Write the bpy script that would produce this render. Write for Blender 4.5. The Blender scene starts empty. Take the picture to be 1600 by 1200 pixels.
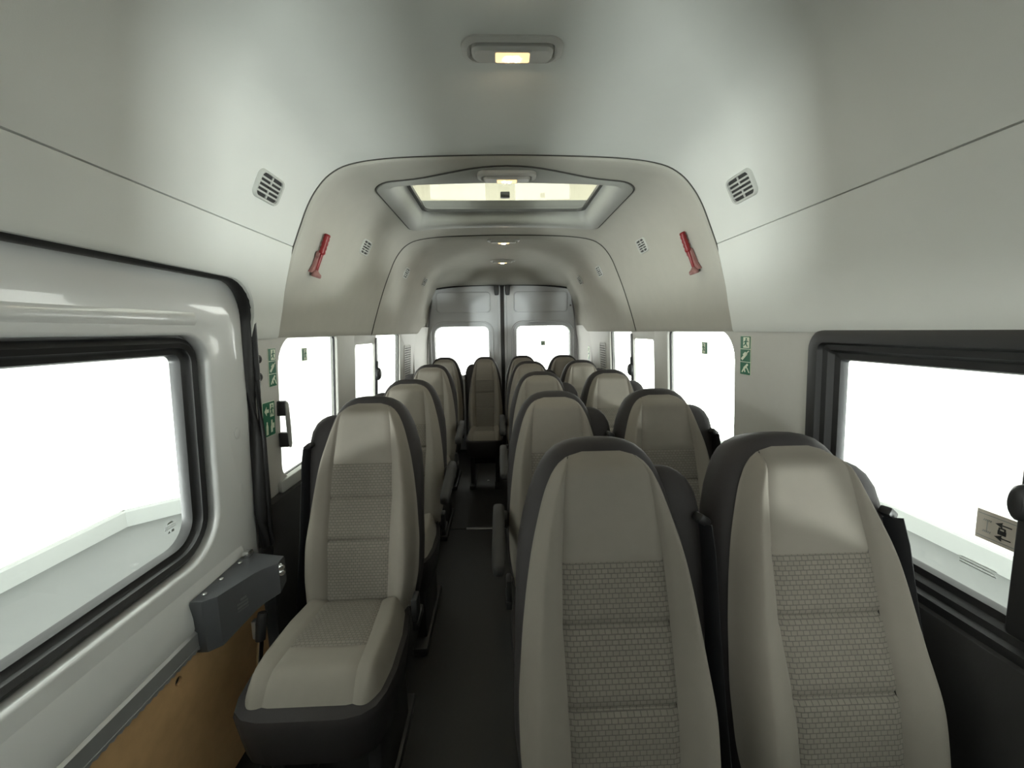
import bpy, bmesh, math, random
from mathutils import Vector, Matrix

sc = bpy.context.scene
C = sc.collection
random.seed(4)

# ------------------------------------------------------------------ camera
cam_d = bpy.data.cameras.new('camera')
cam_d.sensor_width = 36.0
cam_d.lens = 36.0 * 600.0 / 1600.0
cam_d.clip_start = 0.02
cam = bpy.data.objects.new('camera', cam_d)
C.objects.link(cam)
yaw, pit, roll = math.atan2(19, 600), math.atan2(83, 600), math.radians(0.8)
fw = Vector((math.sin(yaw) * math.cos(pit), math.cos(yaw) * math.cos(pit), -math.sin(pit)))
rt = Vector((math.cos(yaw), -math.sin(yaw), 0))
up = rt.cross(fw)
rt, up = rt * math.cos(roll) - up * math.sin(roll), up * math.cos(roll) + rt * math.sin(roll)
cam.matrix_world = Matrix(((rt.x, up.x, -fw.x, -0.04), (rt.y, up.y, -fw.y, 0), (rt.z, up.z, -fw.z, 1.35), (0, 0, 0, 1)))
sc.camera = cam

# ------------------------------------------------------------------ world, exposure
w = bpy.data.worlds.new('world')
sc.world = w
w.use_nodes = True
w.node_tree.nodes['Background'].inputs[0].default_value = (0.9, 0.95, 0.92, 1)
w.node_tree.nodes['Background'].inputs[1].default_value = 0.3
PANEL = 2.0           # ceiling light panels of the white hall around the bus
ADDED_FRONT_LAMP = 270.0     # unseen lamps added ahead of the bus to light the seats
ADDED_LOW_LAMP = 900.0      # two unseen floor-level lamps added to brighten the headliner flanks
REAR_WALL_GLOW = 5.5      # stronger glow added to the rear hall wall to brighten the rear ceiling
WALL_GLOW = 0.95      # glow added to the white hall walls to light the bus
LAMP = 1000.0          # small warm lamps in the bus roof
sc.view_settings.view_transform = 'Standard'
sc.view_settings.look = 'None'
sc.view_settings.exposure = -0.22
sc.view_settings.gamma = 1.0
sc.view_settings.use_curve_mapping = False


def sst(a, b, x):
    t = max(0, min(1, (x - a) / (b - a)))
    return t * t * (3 - 2 * t)


# ------------------------------------------------------------------ materials
def mat(name, col, rough=0.6, noise=0.0, nscale=60, bump=0.0, metal=0.0, coat=0.0, bscale=None, spec=0.5):
    m = bpy.data.materials.new(name)
    m.use_nodes = True
    nt = m.node_tree
    b = nt.nodes['Principled BSDF']
    b.inputs['Roughness'].default_value = rough
    b.inputs['Metallic'].default_value = metal
    b.inputs['Coat Weight'].default_value = coat
    b.inputs['Specular IOR Level'].default_value = spec
    b.inputs['Base Color'].default_value = (*col, 1)
    if noise or bump:
        tc = nt.nodes.new('ShaderNodeTexCoord')
        n = nt.nodes.new('ShaderNodeTexNoise')
        n.inputs['Scale'].default_value = nscale
        n.inputs['Detail'].default_value = 6
        nt.links.new(tc.outputs['Object'], n.inputs['Vector'])
        if noise:
            mx = nt.nodes.new('ShaderNodeMix')
            mx.data_type = 'RGBA'
            mx.inputs['A'].default_value = (*[c * (1 - noise) for c in col], 1)
            mx.inputs['B'].default_value = (*[min(1, c * (1 + noise)) for c in col], 1)
            nt.links.new(n.outputs['Fac'], mx.inputs['Factor'])
            nt.links.new(mx.outputs['Result'], b.inputs['Base Color'])
        if bump:
            n2 = nt.nodes.new('ShaderNodeTexNoise')
            n2.inputs['Scale'].default_value = bscale or nscale * 6
            n2.inputs['Detail'].default_value = 3
            nt.links.new(tc.outputs['Object'], n2.inputs['Vector'])
            bp = nt.nodes.new('ShaderNodeBump')
            bp.inputs['Strength'].default_value = bump
            bp.inputs['Distance'].default_value = 0.002
            nt.links.new(n2.outputs['Fac'], bp.inputs['Height'])
            nt.links.new(bp.outputs['Normal'], b.inputs['Normal'])
    return m


def emis(name, col, s):
    m = bpy.data.materials.new(name)
    m.use_nodes = True
    b = m.node_tree.nodes['Principled BSDF']
    b.inputs['Base Color'].default_value = (*col, 1)
    b.inputs['Emission Color'].default_value = (*col, 1)
    b.inputs['Emission Strength'].default_value = s
    return m


def glass(name, tint, refl=0.05):
    m = bpy.data.materials.new(name)
    m.use_nodes = True
    nt = m.node_tree
    nt.nodes.clear()
    o = nt.nodes.new('ShaderNodeOutputMaterial')
    t = nt.nodes.new('ShaderNodeBsdfTransparent')
    t.inputs[0].default_value = (*tint, 1)
    g = nt.nodes.new('ShaderNodeBsdfGlossy')
    g.inputs['Roughness'].default_value = 0.02
    mx = nt.nodes.new('ShaderNodeMixShader')
    mx.inputs[0].default_value = refl
    nt.links.new(t.outputs[0], mx.inputs[1])
    nt.links.new(g.outputs[0], mx.inputs[2])
    nt.links.new(mx.outputs[0], o.inputs[0])
    return m


def weave(name, col, dark):
    """patterned seat cloth: small staggered raised blocks, UVs in metres"""
    m = bpy.data.materials.new(name)
    m.use_nodes = True
    nt = m.node_tree
    b = nt.nodes['Principled BSDF']
    b.inputs['Roughness'].default_value = 0.9
    b.inputs['Specular IOR Level'].default_value = 0.25
    uv = nt.nodes.new('ShaderNodeUVMap')
    br = nt.nodes.new('ShaderNodeTexBrick')
    br.offset = 0.5
    br.inputs['Scale'].default_value = 1.0
    br.inputs['Brick Width'].default_value = 0.0125
    br.inputs['Row Height'].default_value = 0.0092
    br.inputs['Mortar Size'].default_value = 0.0010
    br.inputs['Mortar Smooth'].default_value = 0.35
    br.inputs['Color1'].default_value = (*col, 1)
    br.inputs['Color2'].default_value = (*[c * 0.9 for c in col], 1)
    br.inputs['Mortar'].default_value = (*dark, 1)
    nt.links.new(uv.outputs[0], br.inputs['Vector'])
    nt.links.new(br.outputs['Color'], b.inputs['Base Color'])
    bp = nt.nodes.new('ShaderNodeBump')
    bp.invert = True
    bp.inputs['Strength'].default_value = 0.7
    bp.inputs['Distance'].default_value = 0.0015
    nt.links.new(br.outputs['Fac'], bp.inputs['Height'])
    nt.links.new(bp.outputs['Normal'], b.inputs['Normal'])
    return m


M = {}
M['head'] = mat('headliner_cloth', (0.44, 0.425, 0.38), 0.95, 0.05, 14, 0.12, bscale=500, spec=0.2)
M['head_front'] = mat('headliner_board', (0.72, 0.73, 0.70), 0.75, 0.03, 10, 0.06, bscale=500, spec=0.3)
M['trim'] = mat('light_trim_plastic', (0.50, 0.49, 0.46), 0.55, 0.03, 30, 0.05, bscale=700)
M['frame_grey'] = mat('sunroof_frame_plastic', (0.36, 0.36, 0.335), 0.6, 0.03, 30)
M['dark'] = mat('dark_trim_plastic', (0.035, 0.034, 0.034), 0.65, 0.1, 40, 0.1, bscale=600, spec=0.35)
M['floor'] = mat('dark_vinyl_floor', (0.012, 0.012, 0.012), 0.5, 0.25, 90, 0.1)
M['beige'] = mat('beige_seat_cloth', (0.215, 0.196, 0.168), 0.9, 0.04, 40, 0.25, bscale=1400, spec=0.25)
M['weave'] = weave('patterned_seat_cloth', (0.195, 0.178, 0.152), (0.118, 0.108, 0.093))
M['shell'] = mat('charcoal_seat_cover', (0.027, 0.024, 0.0245), 0.6, 0.1, 60, 0.2, bscale=900, spec=0.3)
M['blackp'] = mat('black_plastic', (0.018, 0.018, 0.019), 0.45, 0.1, 50)
M['belt'] = mat('black_webbing', (0.014, 0.015, 0.018), 0.5, 0.2, 300, 0.2)
M['rubber'] = mat('black_rubber', (0.015, 0.015, 0.016), 0.4, 0.1, 50)
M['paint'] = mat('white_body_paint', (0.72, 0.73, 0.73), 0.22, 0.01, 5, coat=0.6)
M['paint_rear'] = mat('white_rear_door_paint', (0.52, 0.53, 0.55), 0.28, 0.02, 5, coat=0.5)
M['wood'] = mat('brown_fibre_board', (0.58, 0.37, 0.18), 0.55, 0.18, 25, 0.15, bscale=300)
M['alu'] = mat('grey_metal', (0.45, 0.46, 0.47), 0.4, 0.05, 30, metal=0.6)
M['chrome'] = mat('bright_steel', (0.75, 0.75, 0.75), 0.18, metal=1.0)
M['boxgrey'] = mat('dark_grey_box_plastic', (0.075, 0.078, 0.085), 0.5, 0.05, 50, 0.15, bscale=900)
M['boxtext'] = mat('embossed_grey', (0.13, 0.13, 0.135), 0.6)
M['lampgrey'] = mat('lamp_bezel_plastic', (0.55, 0.54, 0.51), 0.45)
M['ventp'] = mat('vent_plastic', (0.50, 0.51, 0.48), 0.5)
M['red'] = mat('red_hammer_plastic', (0.20, 0.010, 0.013), 0.4)
M['redgrey'] = mat('hammer_bracket', (0.24, 0.11, 0.10), 0.5)
M['green'] = mat('green_sign', (0.01, 0.13, 0.065), 0.4)
M['signw'] = mat('sign_cream', (0.72, 0.78, 0.62), 0.5)
M['note'] = mat('beige_notice', (0.62, 0.57, 0.50), 0.5)
M['print'] = mat('dark_print', (0.03, 0.03, 0.03), 0.6)
M['greyprint'] = mat('faint_grey_print', (0.35, 0.37, 0.36), 0.6)
M['glass'] = glass('window_glass', (0.95, 0.965, 0.95), 0.05)
M['roofglass'] = glass('sunroof_glass', (0.84, 0.85, 0.80), 0.04)
M['hallwall'] = emis('white_hall_wall_added_glow', (0.99, 1.0, 0.96), WALL_GLOW)  # wall emission is added as a light source
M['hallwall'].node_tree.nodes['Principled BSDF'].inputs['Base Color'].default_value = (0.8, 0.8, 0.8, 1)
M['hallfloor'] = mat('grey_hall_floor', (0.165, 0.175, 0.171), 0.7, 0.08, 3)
M['hallrear'] = emis('rear_wall_added_glow', (1.0, 1.0, 0.97), REAR_WALL_GLOW)  # emission added so the rear wall lights the cabin
M['kerb'] = mat('pale_grey_kerb', (0.40, 0.42, 0.405), 0.8)
M['hallceil'] = mat('beige_hall_ceiling', (0.36, 0.34, 0.275), 0.9, 0.08, 8)
M['panel'] = emis('hall_light_panel', (0.97, 1.0, 0.96), PANEL)
M['frontlamp'] = emis('added_front_lamp_diffuser', (1.0, 1.0, 0.97), ADDED_FRONT_LAMP)
M['frontlamp_low'] = emis('dimmed_added_front_lamp_diffuser', (1.0, 1.0, 0.97), ADDED_FRONT_LAMP * 0.18)
M['lowlamp'] = emis('added_floor_lamp_diffuser', (0.95, 1.0, 0.98), ADDED_LOW_LAMP)
M['warm'] = emis('warm_lamp_lens', (1.0, 0.70, 0.36), 1.5)
M['bulb'] = emis('warm_bulb', (1.0, 0.78, 0.5), LAMP)
M['steelstrip'] = mat('worn_steel_strip', (0.35, 0.35, 0.35), 0.35, metal=0.9)


# ------------------------------------------------------------------ helpers
def obj(name, me, m, parent=None, smooth=True):
    if m is not None and not me.materials:
        me.materials.append(m)
    if smooth is not None:
        for p in me.polygons:
            p.use_smooth = smooth
    o = bpy.data.objects.new(name, me)
    C.objects.link(o)
    if parent is not None:
        o.parent = parent
    return o


def empty(name, loc=(0, 0, 0)):
    o = bpy.data.objects.new(name, None)
    o.empty_display_size = 0.05
    C.objects.link(o)
    o.location = loc
    return o


def tag(o, label, cat, group=None):
    o['label'] = label
    o['category'] = cat
    if group:
        o['group'] = group
    return o


def struct(o):
    o['kind'] = 'structure'
    return o


def mesh(name, vs, fs):
    me = bpy.data.meshes.new(name)
    me.from_pydata([tuple(v) for v in vs], [], fs)
    bm = bmesh.new()
    bm.from_mesh(me)
    bmesh.ops.remove_doubles(bm, verts=bm.verts, dist=1e-5)
    bmesh.ops.recalc_face_normals(bm, faces=bm.faces)
    bm.to_mesh(me)
    bm.free()
    me.update()
    return me


def sharp(me, ang=0.6):
    me.set_sharp_from_angle(angle=ang)
    return me


def loft(loops, closed=True, cap0=False, cap1=False, ang=0.6, name='loft'):
    vs, fs = [], []
    n = len(loops[0])
    for L in loops:
        vs += [Vector(p) for p in L]
    for i in range(len(loops) - 1):
        for j in range(n if closed else n - 1):
            k = (j + 1) % n
            fs.append((i * n + j, i * n + k, (i + 1) * n + k, (i + 1) * n + j))
    if cap0:
        fs.append(tuple(range(n)))
    if cap1:
        fs.append(tuple(range((len(loops) - 1) * n, len(loops) * n)))
    me = mesh(name, vs, fs)
    for p in me.polygons:
        p.use_smooth = True
    return sharp(me, ang)


def box_me(x0, x1, y0, y1, z0, z1, bev=0.0, seg=2):
    bm = bmesh.new()
    bmesh.ops.create_cube(bm, size=1)
    for v in bm.verts:
        v.co = Vector(((x0 + x1) / 2 + v.co.x * (x1 - x0), (y0 + y1) / 2 + v.co.y * (y1 - y0), (z0 + z1) / 2 + v.co.z * (z1 - z0)))
    if bev:
        bmesh.ops.bevel(bm, geom=bm.edges[:], offset=bev, segments=seg, profile=0.5, affect='EDGES')
    me = bpy.data.meshes.new('box')
    bm.to_mesh(me)
    bm.free()
    return me


def smooth_sharp(me, a=0.6):
    for p in me.polygons:
        p.use_smooth = True
    return sharp(me, a)


def rrect(x0, x1, y0, y1, r, n=7):
    pts = []
    if not isinstance(r, (tuple, list)):
        r = (r, r, r, r)
    cs = [(x1, y1, 0), (x0, y1, 90), (x0, y0, 180), (x1, y0, 270)]
    for (cx, cy, a0), rr in zip(cs, r):
        sx = -1 if cx == x1 else 1
        sy = -1 if cy == y1 else 1
        for i in range(n + 1):
            a = math.radians(a0 + 90 * i / n)
            pts.append((cx + sx * rr + rr * math.cos(a), cy + sy * rr + rr * math.sin(a)))
    return pts


def tube_me(path, rad, n=10, closed=False, sx=1.0, sy=1.0, upv=None):
    """swept ellipse along a polyline"""
    loops = []
    P = [Vector(p) for p in path]
    m = len(P)
    ref = Vector(upv) if upv else Vector((0, 0, 1))
    for i in range(m):
        a = P[(i - 1) % m] if (closed or i > 0) else P[i]
        b = P[(i + 1) % m] if (closed or i < m - 1) else P[i]
        t = (b - a).normalized()
        u = ref.cross(t)
        if u.length < 1e-4:
            u = Vector((1, 0, 0)).cross(t)
        u.normalize()
        v = t.cross(u)
        rr = rad[i] if isinstance(rad, (list, tuple)) else rad
        loops.append([P[i] + u * (math.cos(2 * math.pi * j / n) * rr * sx) + v * (math.sin(2 * math.pi * j / n) * rr * sy) for j in range(n)])
    if closed:
        loops.append(loops[0])
    return loft(loops, True, not closed, not closed, ang=1.0)


def cyl_me(p0, p1, r0, r1=None, n=16, bev=0.0):
    p0, p1 = Vector(p0), Vector(p1)
    r1 = r0 if r1 is None else r1
    t = (p1 - p0)
    L = t.length
    t.normalize()
    u = t.orthogonal().normalized()
    v = t.cross(u)

    def ring(d, r):
        return [p0 + t * d + u * (r * math.cos(2 * math.pi * j / n)) + v * (r * math.sin(2 * math.pi * j / n)) for j in range(n)]
    b = bev or min(L, r0, r1) * 0.15
    return loft([ring(0, max(r0 - b, 1e-4)), ring(b, r0), ring(L - b, r1), ring(L, max(r1 - b, 1e-4))], True, True, True, ang=0.9)


def plate(outer, holes, th, bev, fn, res=0):
    """flat sheet with holes (2D outlines), thickness th, rounded rims, mapped to 3D by fn(a, b, depth)"""
    cu = bpy.data.curves.new('plate', 'CURVE')
    cu.dimensions = '2D'
    cu.fill_mode = 'BOTH'
    cu.extrude = th / 2
    cu.bevel_depth = bev
    cu.bevel_resolution = 2
    for pts in [outer] + holes:
        s = cu.splines.new('POLY')
        s.points.add(len(pts) - 1)
        for p, q in zip(s.points, pts):
            p.co = (q[0], q[1], 0, 1)
        s.use_cyclic_u = True
    o = bpy.data.objects.new('tmp', cu)
    C.objects.link(o)
    dg = bpy.context.evaluated_depsgraph_get()
    me = bpy.data.meshes.new_from_object(o.evaluated_get(dg))
    bpy.data.objects.remove(o)
    bm = bmesh.new()
    bm.from_mesh(me)
    bmesh.ops.remove_doubles(bm, verts=bm.verts, dist=1e-5)
    for v in bm.verts:
        v.co = Vector(fn(v.co.x, v.co.y, v.co.z))
    bmesh.ops.recalc_face_normals(bm, faces=bm.faces)
    bm.to_mesh(me)
    bm.free()
    me.materials.clear()
    return smooth_sharp(me, 0.7)


def ring_frame(loops2d, fn, closed_back=False):
    """loops2d: list of (outline, depth) lofted in order; fn maps (a, b, depth)"""
    return loft([[fn(a, b, d) for a, b in L] for L, d in loops2d], True, ang=0.8)


def flat_poly(polys, fn, th=0.0006):
    vs, fs = [], []
    for P in polys:
        k = len(vs)
        n = len(P)
        vs += [fn(a, b, 0) for a, b in P] + [fn(a, b, th) for a, b in P]
        fs.append(tuple(range(k + n, k + 2 * n)))
        fs.append(tuple(range(k + n - 1, k - 1, -1)))
        for j in range(n):
            fs.append((k + j, k + (j + 1) % n, k + n + (j + 1) % n, k + n + j))
    me = bpy.data.meshes.new('print')
    me.from_pydata([tuple(v) for v in vs], [], fs)
    me.update()
    return me


# side-wall plane: X as a function of z (the walls lean in towards the roof)
def wx(z):
    return 0.895 - (z - 0.70) * 0.055


def wall_fn(side, off=0.0):
    """(y, z, depth) -> 3D; depth > 0 goes into the cabin"""
    return lambda a, b, d: (side * (wx(b) + off - d), a, b)


# ------------------------------------------------------------------ hall outside
GZ = -0.65
hall = [(-4.06, -7.0), (-4.06, 3.98), (-1.75, 6.0), (4.0, 6.0), (4.0, -7.0)]
HZ = 2.95
g = struct(obj('ground', box_me(-6.5, 6.5, -8, 8, GZ - 0.1, GZ), M['hallfloor'], smooth=False))
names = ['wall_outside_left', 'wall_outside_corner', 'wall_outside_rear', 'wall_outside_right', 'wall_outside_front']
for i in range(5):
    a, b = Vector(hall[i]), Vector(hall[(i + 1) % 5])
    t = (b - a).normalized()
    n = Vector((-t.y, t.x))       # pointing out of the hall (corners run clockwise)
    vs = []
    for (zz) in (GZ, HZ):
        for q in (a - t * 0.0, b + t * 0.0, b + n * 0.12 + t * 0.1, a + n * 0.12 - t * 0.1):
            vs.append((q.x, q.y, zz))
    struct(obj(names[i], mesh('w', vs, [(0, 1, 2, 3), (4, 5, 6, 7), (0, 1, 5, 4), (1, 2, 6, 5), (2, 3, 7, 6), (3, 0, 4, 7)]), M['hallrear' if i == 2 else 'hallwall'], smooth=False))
    m_ = -n
    loops = []
    for q, k in ((a, 1), (b, -1)):
        loops.append([(q.x + m_.x * d, q.y + m_.y * d, z) for d, z in ((-0.01, GZ), (0.05, GZ), (0.05, GZ + 0.16), (0.035, GZ + 0.175), (-0.01, GZ + 0.175))])
    struct(obj('trim_%d' % (i + 1), loft(loops, True, True, True, ang=0.5), M['kerb']))
struct(obj('ceiling_outside', box_me(-6.5, 6.5, -8, 8, HZ, HZ + 0.1), M['hallceil'], smooth=False))
for side, nm in ((-1, 'left'), (1, 'right')):
    t = empty('hall_light_panel', (side * 1.75, -0.9, HZ))
    tag(t, 'white hall ceiling light panel seen through the %s half of the sunroof' % nm, 'light panel', 'light panels of the hall')
    p = obj('diffuser', box_me(-1.5, 1.5, -5.2, 5.2, -0.03, -0.012), M['panel'], t, smooth=False)
    obj('rim', ring_frame([(rrect(-1.53, 1.53, -5.23, 5.23, 0.02, 2), 0), (rrect(-1.53, 1.53, -5.23, 5.23, 0.02, 2), -0.035), (rrect(-1.49, 1.49, -5.19, 5.19, 0.02, 2), -0.035), (rrect(-1.49, 1.49, -5.19, 5.19, 0.02, 2), -0.01)], lambda a, b, d: (a, b, d)), M['kerb'], t)

for side, nm in ((-1, 'left'), (1, 'right')):  # unseen lamps, added to shine in through the windscreen
    t = empty('added_front_lamp', (-2.0 if side < 0 else 1.3, -5.3, 1.5 if side < 0 else 1.62))
    tag(t, 'added unseen square lamp on a post ahead of the bus to its %s' % nm, 'lamp', 'added lamps ahead of the bus')
    t.rotation_euler = (math.radians(-4), 0, side * math.radians(20))
    obj('diffuser', box_me(-0.2, 0.2, -0.0, 0.012, -0.2, 0.2), M['frontlamp' if side < 0 else 'frontlamp_low'], t, smooth=False)
    obj('housing', smooth_sharp(box_me(-0.22, 0.22, -0.12, -0.001, -0.22, 0.22, 0.01)), M['dark'], t)
    obj('post', cyl_me((0, -0.06, -2.1), (0, -0.06, -0.21), 0.025), M['dark'], t, smooth=None)
    obj('foot', smooth_sharp(box_me(-0.25, 0.25, -0.3, 0.15, -2.2, -2.1, 0.005)), M['dark'], t)

for side, nm in ((-1, 'left'), (1, 'right')):  # unseen lamps, added to throw light up onto the flanks
    t = empty('added_floor_uplight', (side * 3.6, -2.1, -0.30))
    tag(t, 'added unseen floor-level lamp beside the bus nose on its %s' % nm, 'lamp', 'added floor-level lamps')
    t.rotation_euler = (math.radians(12), 0, side * math.radians(60))
    obj('diffuser', box_me(-0.18, 0.18, -0.0, 0.012, -0.15, 0.15), M['lowlamp'], t, smooth=False)
    obj('housing', smooth_sharp(box_me(-0.20, 0.20, -0.10, -0.001, -0.17, 0.17, 0.01)), M['dark'], t)
    obj('foot', smooth_sharp(box_me(-0.15, 0.15, -0.15, 0.02, -0.36, -0.16, 0.005)), M['dark'], t)

# ------------------------------------------------------------------ bus floor
fl = struct(empty('floor', (0, 0, 0)))
obj('front_floor', box_me(-0.93, 0.93, -1.9, 2.496, -0.06, 0), M['floor'], fl, smooth=False)
obj('rear_floor', box_me(-0.93, 0.93, 2.504, 4.34, -0.06, 0), M['floor'], fl, smooth=False)
obj('joint_strip', box_me(-0.29, -0.02, 2.485, 2.515, 0, 0.004, 0.0015), M['steelstrip'], fl)
obj('floor_bolt', cyl_me((-0.16, 3.35, 0), (-0.16, 3.35, 0.006), 0.012), M['steelstrip'], fl)

# ------------------------------------------------------------------ headliner
ctl = [(0, 1.942), (0.25, 1.938), (0.42, 1.930), (0.54, 1.912), (0.605, 1.882), (0.65, 1.838), (0.685, 1.785), (0.715, 1.72), (0.745, 1.65)]
low = [(0.745, 1.65), (0.77, 1.585), (0.80, 1.50), (0.828, 1.415), (0.850, 1.342)]


def catmull(pts, k=4):
    P = [Vector((p[0], p[1])) for p in pts]
    out = []
    for i in range(len(P) - 1):
        p0 = P[i - 1] if i > 0 else (Vector((-P[1].x, P[1].y)) if P[0].x == 0 else P[0] * 2 - P[1])
        p1, p2 = P[i], P[i + 1]
        p3 = P[i + 2] if i + 2 < len(P) else P[i + 1] * 2 - P[i]
        for j in range(k):
            t = j / k
            out.append(0.5 * ((2 * p1) + (p2 - p0) * t + (2 * p0 - 5 * p1 + 4 * p2 - p3) * t * t + (-p0 + 3 * p1 - 3 * p2 + p3) * t ** 3))
    out.append(P[-1])
    return out


def offs(pts, d):
    o = []
    for i, p in enumerate(pts):
        a = pts[max(i - 1, 0)]
        b = pts[min(i + 1, len(pts) - 1)]
        t = (b - a).normalized()
        n = Vector((-t.y, t.x))      # outward (up at the crown, sideways at the flank)
        if i == 0:
            n = Vector((0, 1))
        o.append(p + n * d)
    return o


full = catmull(ctl + low[1:])


def prof_x(z):
    for a, b in zip(full, full[1:]):
        if a.y >= z >= b.y and a.y != b.y:
            f = (a.y - z) / (a.y - b.y)
            return a.x + (b.x - a.x) * f
    return full[-1].x


def prof_z(x):
    x = abs(x)
    for a, b in zip(full, full[1:]):
        if a.x <= x <= b.x:
            f = (x - a.x) / (b.x - a.x)
            return a.y + (b.y - a.y) * f
    return full[-1].y


def section(d, y, drop=0.0, squeeze=0.0, foot=True):
    h = offs(full, d)
    R = [Vector((p.x * (1 - squeeze), p.y - drop * max(0, (p.y - 1.342) / 0.6))) for p in h]
    if foot:
        R = R + [Vector((R[-1].x + 0.006, R[-1].y - 0.006)), Vector((R[-1].x + 0.03, R[-1].y - 0.008))]
    pts = [(-p.x, y, p.y) for p in reversed(R[1:])] + [(p.x, y, p.y) for p in R]
    return pts


ceil = struct(empty('ceiling', (0, 1.4, 1.342)))
ceil.location = (0, 0, 0)
# front panel (plain, widest), left flank cut out above the sliding door
DZ, DY, DR = 1.522, 1.285, 0.13


def zcut(y):
    if y < DY - DR:
        return DZ - 0.0
    if y < DY:
        return DZ - DR + math.sqrt(max(0, DR * DR - (y - (DY - DR)) ** 2))
    return 1.342


upA = offs(catmull(ctl), 0.015)
loA = [Vector((p.x + 0.014 - 0.020 * (1.65 - p.y) / 0.308, p.y)) for p in catmull(low)]


def groove(P):
    # shallow joint between roof and side panel at the flank
    return P


def flank(y, side):
    zc = zcut(y) if side < 0 else 1.342
    n = 12
    out = []
    z0 = loA[0].y
    for i in range(n + 1):
        z = z0 + (zc - z0) * i / n
        for a, b in zip(loA, loA[1:]):
            if a.y >= z >= b.y:
                f = (a.y - z) / (a.y - b.y)
                out.append(Vector((a.x + (b.x - a.x) * f, z)))
                break
        else:
            out.append(loA[-1].copy())
    return out


ys = [-0.45, 0.0, 0.4, 0.8, 1.05, DY - DR] + [DY - DR + DR * math.sin(math.pi / 2 * i / 8) for i in range(1, 8)] + [DY - 0.0005, DY, 1.36, 1.44]
roofA = []
for y in ys:
    roofA.append([(-p.x, y, p.y) for p in reversed(upA[1:])] + [(p.x, y, p.y) for p in upA])
e_ = upA[-1]
for L in roofA:        # rolled lower edge into the joint
    y = L[0][1]
    L.insert(0, (-e_.x - 0.012, y, e_.y - 0.001))
    L.append((e_.x + 0.012, y, e_.y - 0.001))
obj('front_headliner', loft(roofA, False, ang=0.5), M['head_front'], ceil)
for side in (-1, 1):
    lo = []
    for y in ys:
        F = flank(y, side)
        F = [Vector((e_.x + 0.012, e_.y - 0.0030)), Vector((e_.x + 0.002, e_.y - 0.0030)), Vector((e_.x + 0.001, e_.y - 0.0042))] + F[1:]
        F = F + [Vector((F[-1].x + 0.006, F[-1].y - 0.007)), Vector((F[-1].x + 0.05, F[-1].y - 0.008))]
        lo.append([(side * p.x, y, p.y) for p in F])
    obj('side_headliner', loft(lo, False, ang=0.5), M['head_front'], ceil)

# middle panel with the roof hatch opening
SX, SY0, SY1 = 0.475, 1.62, 2.19


def lip(y, d):
    return [section(d + 0.028, y + 0.018), section(d + 0.022, y + 0.005), section(d + 0.013, y), section(d + 0.004, y + 0.003), section(d, y + 0.010)]


def hatch_panel():
    yy = [1.47 + 0.02, 1.55, SY0, 1.75, 1.85, 2.0, 2.12, SY1, 2.35, 2.47, 2.56]
    L = lip(1.43, 0.0) + [section(0, y) for y in yy]
    n = len(L[0])
    vs = [p for l in L for p in l]
    # snap the columns nearest to the hatch edges
    mid = L[-1]
    cols = sorted(range(n), key=lambda i: abs(mid[i][0] + SX))[0], sorted(range(n), key=lambda i: abs(mid[i][0] - SX))[0]
    vs = [list(v) for v in vs]
    for i in range(len(L)):
        vs[i * n + cols[0]][0] = -SX
        vs[i * n + cols[1]][0] = SX
        if i >= 5:
            for c_ in cols:
                vs[i * n + c_][2] = prof_z(SX)
    fs = []
    for i in range(len(L) - 1):
        for j in range(n - 1):
            y0, y1 = L[i][0][1], L[i + 1][0][1]
            if cols[0] <= j < cols[1] and y0 >= SY0 - 1e-6 and y1 <= SY1 + 1e-6:
                continue
            fs.append((i * n + j, i * n + j + 1, (i + 1) * n + j + 1, (i + 1) * n + j))
    me = mesh('hatch', vs, fs)
    return smooth_sharp(me, 0.7)


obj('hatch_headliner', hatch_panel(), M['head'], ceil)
# rear panel: crown dips to the rear doors
Lr = lip(2.49, -0.006) + [section(-0.006, y) for y in (2.6, 2.9, 3.2, 3.45, 3.6)]


def end_section(y, t):
    out = []
    for x, yy, z in section(-0.006, y):
        zc = 1.840 - 0.03 * min(1, abs(x) / 0.70) ** 4
        out.append((x * (1 + 0.055 * t * sst(1.40, 1.68, z)), y, z + (min(z, zc) - z) * t))
    return out


for y, t_ in ((3.70, 0.0), (3.78, 0.08), (3.85, 0.25), (3.92, 0.52), (3.99, 0.78), (4.06, 0.92), (4.14, 0.98), (4.22, 1.0), (4.33, 1.0)):
    Lr.append(end_section(y, t_))
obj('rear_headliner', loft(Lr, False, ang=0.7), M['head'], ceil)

# dark tubes drawing the shade line where one headliner panel laps the next
M['joint'] = mat('joint_shade', (0.06, 0.058, 0.052), 0.8)
obj('panel_shade_line', tube_me([p for p in section(0.014, 1.431, foot=False)], 0.0030, 6, upv=(0, 1, 0)), M['joint'], ceil)
obj('panel_shade_line', tube_me([p for p in section(-0.001, 2.489, foot=False)], 0.0036, 6, upv=(0, 1, 0)), M['joint'], ceil)

# ------------------------------------------------------------------ outer roof skin (keeps daylight out)
sk = [[(x, y, z) for x, z in ((-0.97, 1.30), (-0.90, 1.70), (-0.74, 2.02), (-0.53, 2.07))] for y in (-0.5, 4.4)]
for side in (-1, 1):
    sk = [[(side * x, y, z) for x, z in ((0.97, 1.40), (0.90, 1.70), (0.74, 2.02), (0.52, 2.07))] for y in (-0.5, 4.4)]
    struct(obj('roof_' + ('left' if side < 0 else 'right'), loft(sk, False), M['paint']))
struct(obj('roof_front', box_me(-0.53, 0.53, -0.5, 1.50, 2.055, 2.07), M['paint'], smooth=False))
struct(obj('roof_rear', box_me(-0.53, 0.53, 2.30, 4.4, 2.055, 2.07), M['paint'], smooth=False))

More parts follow.
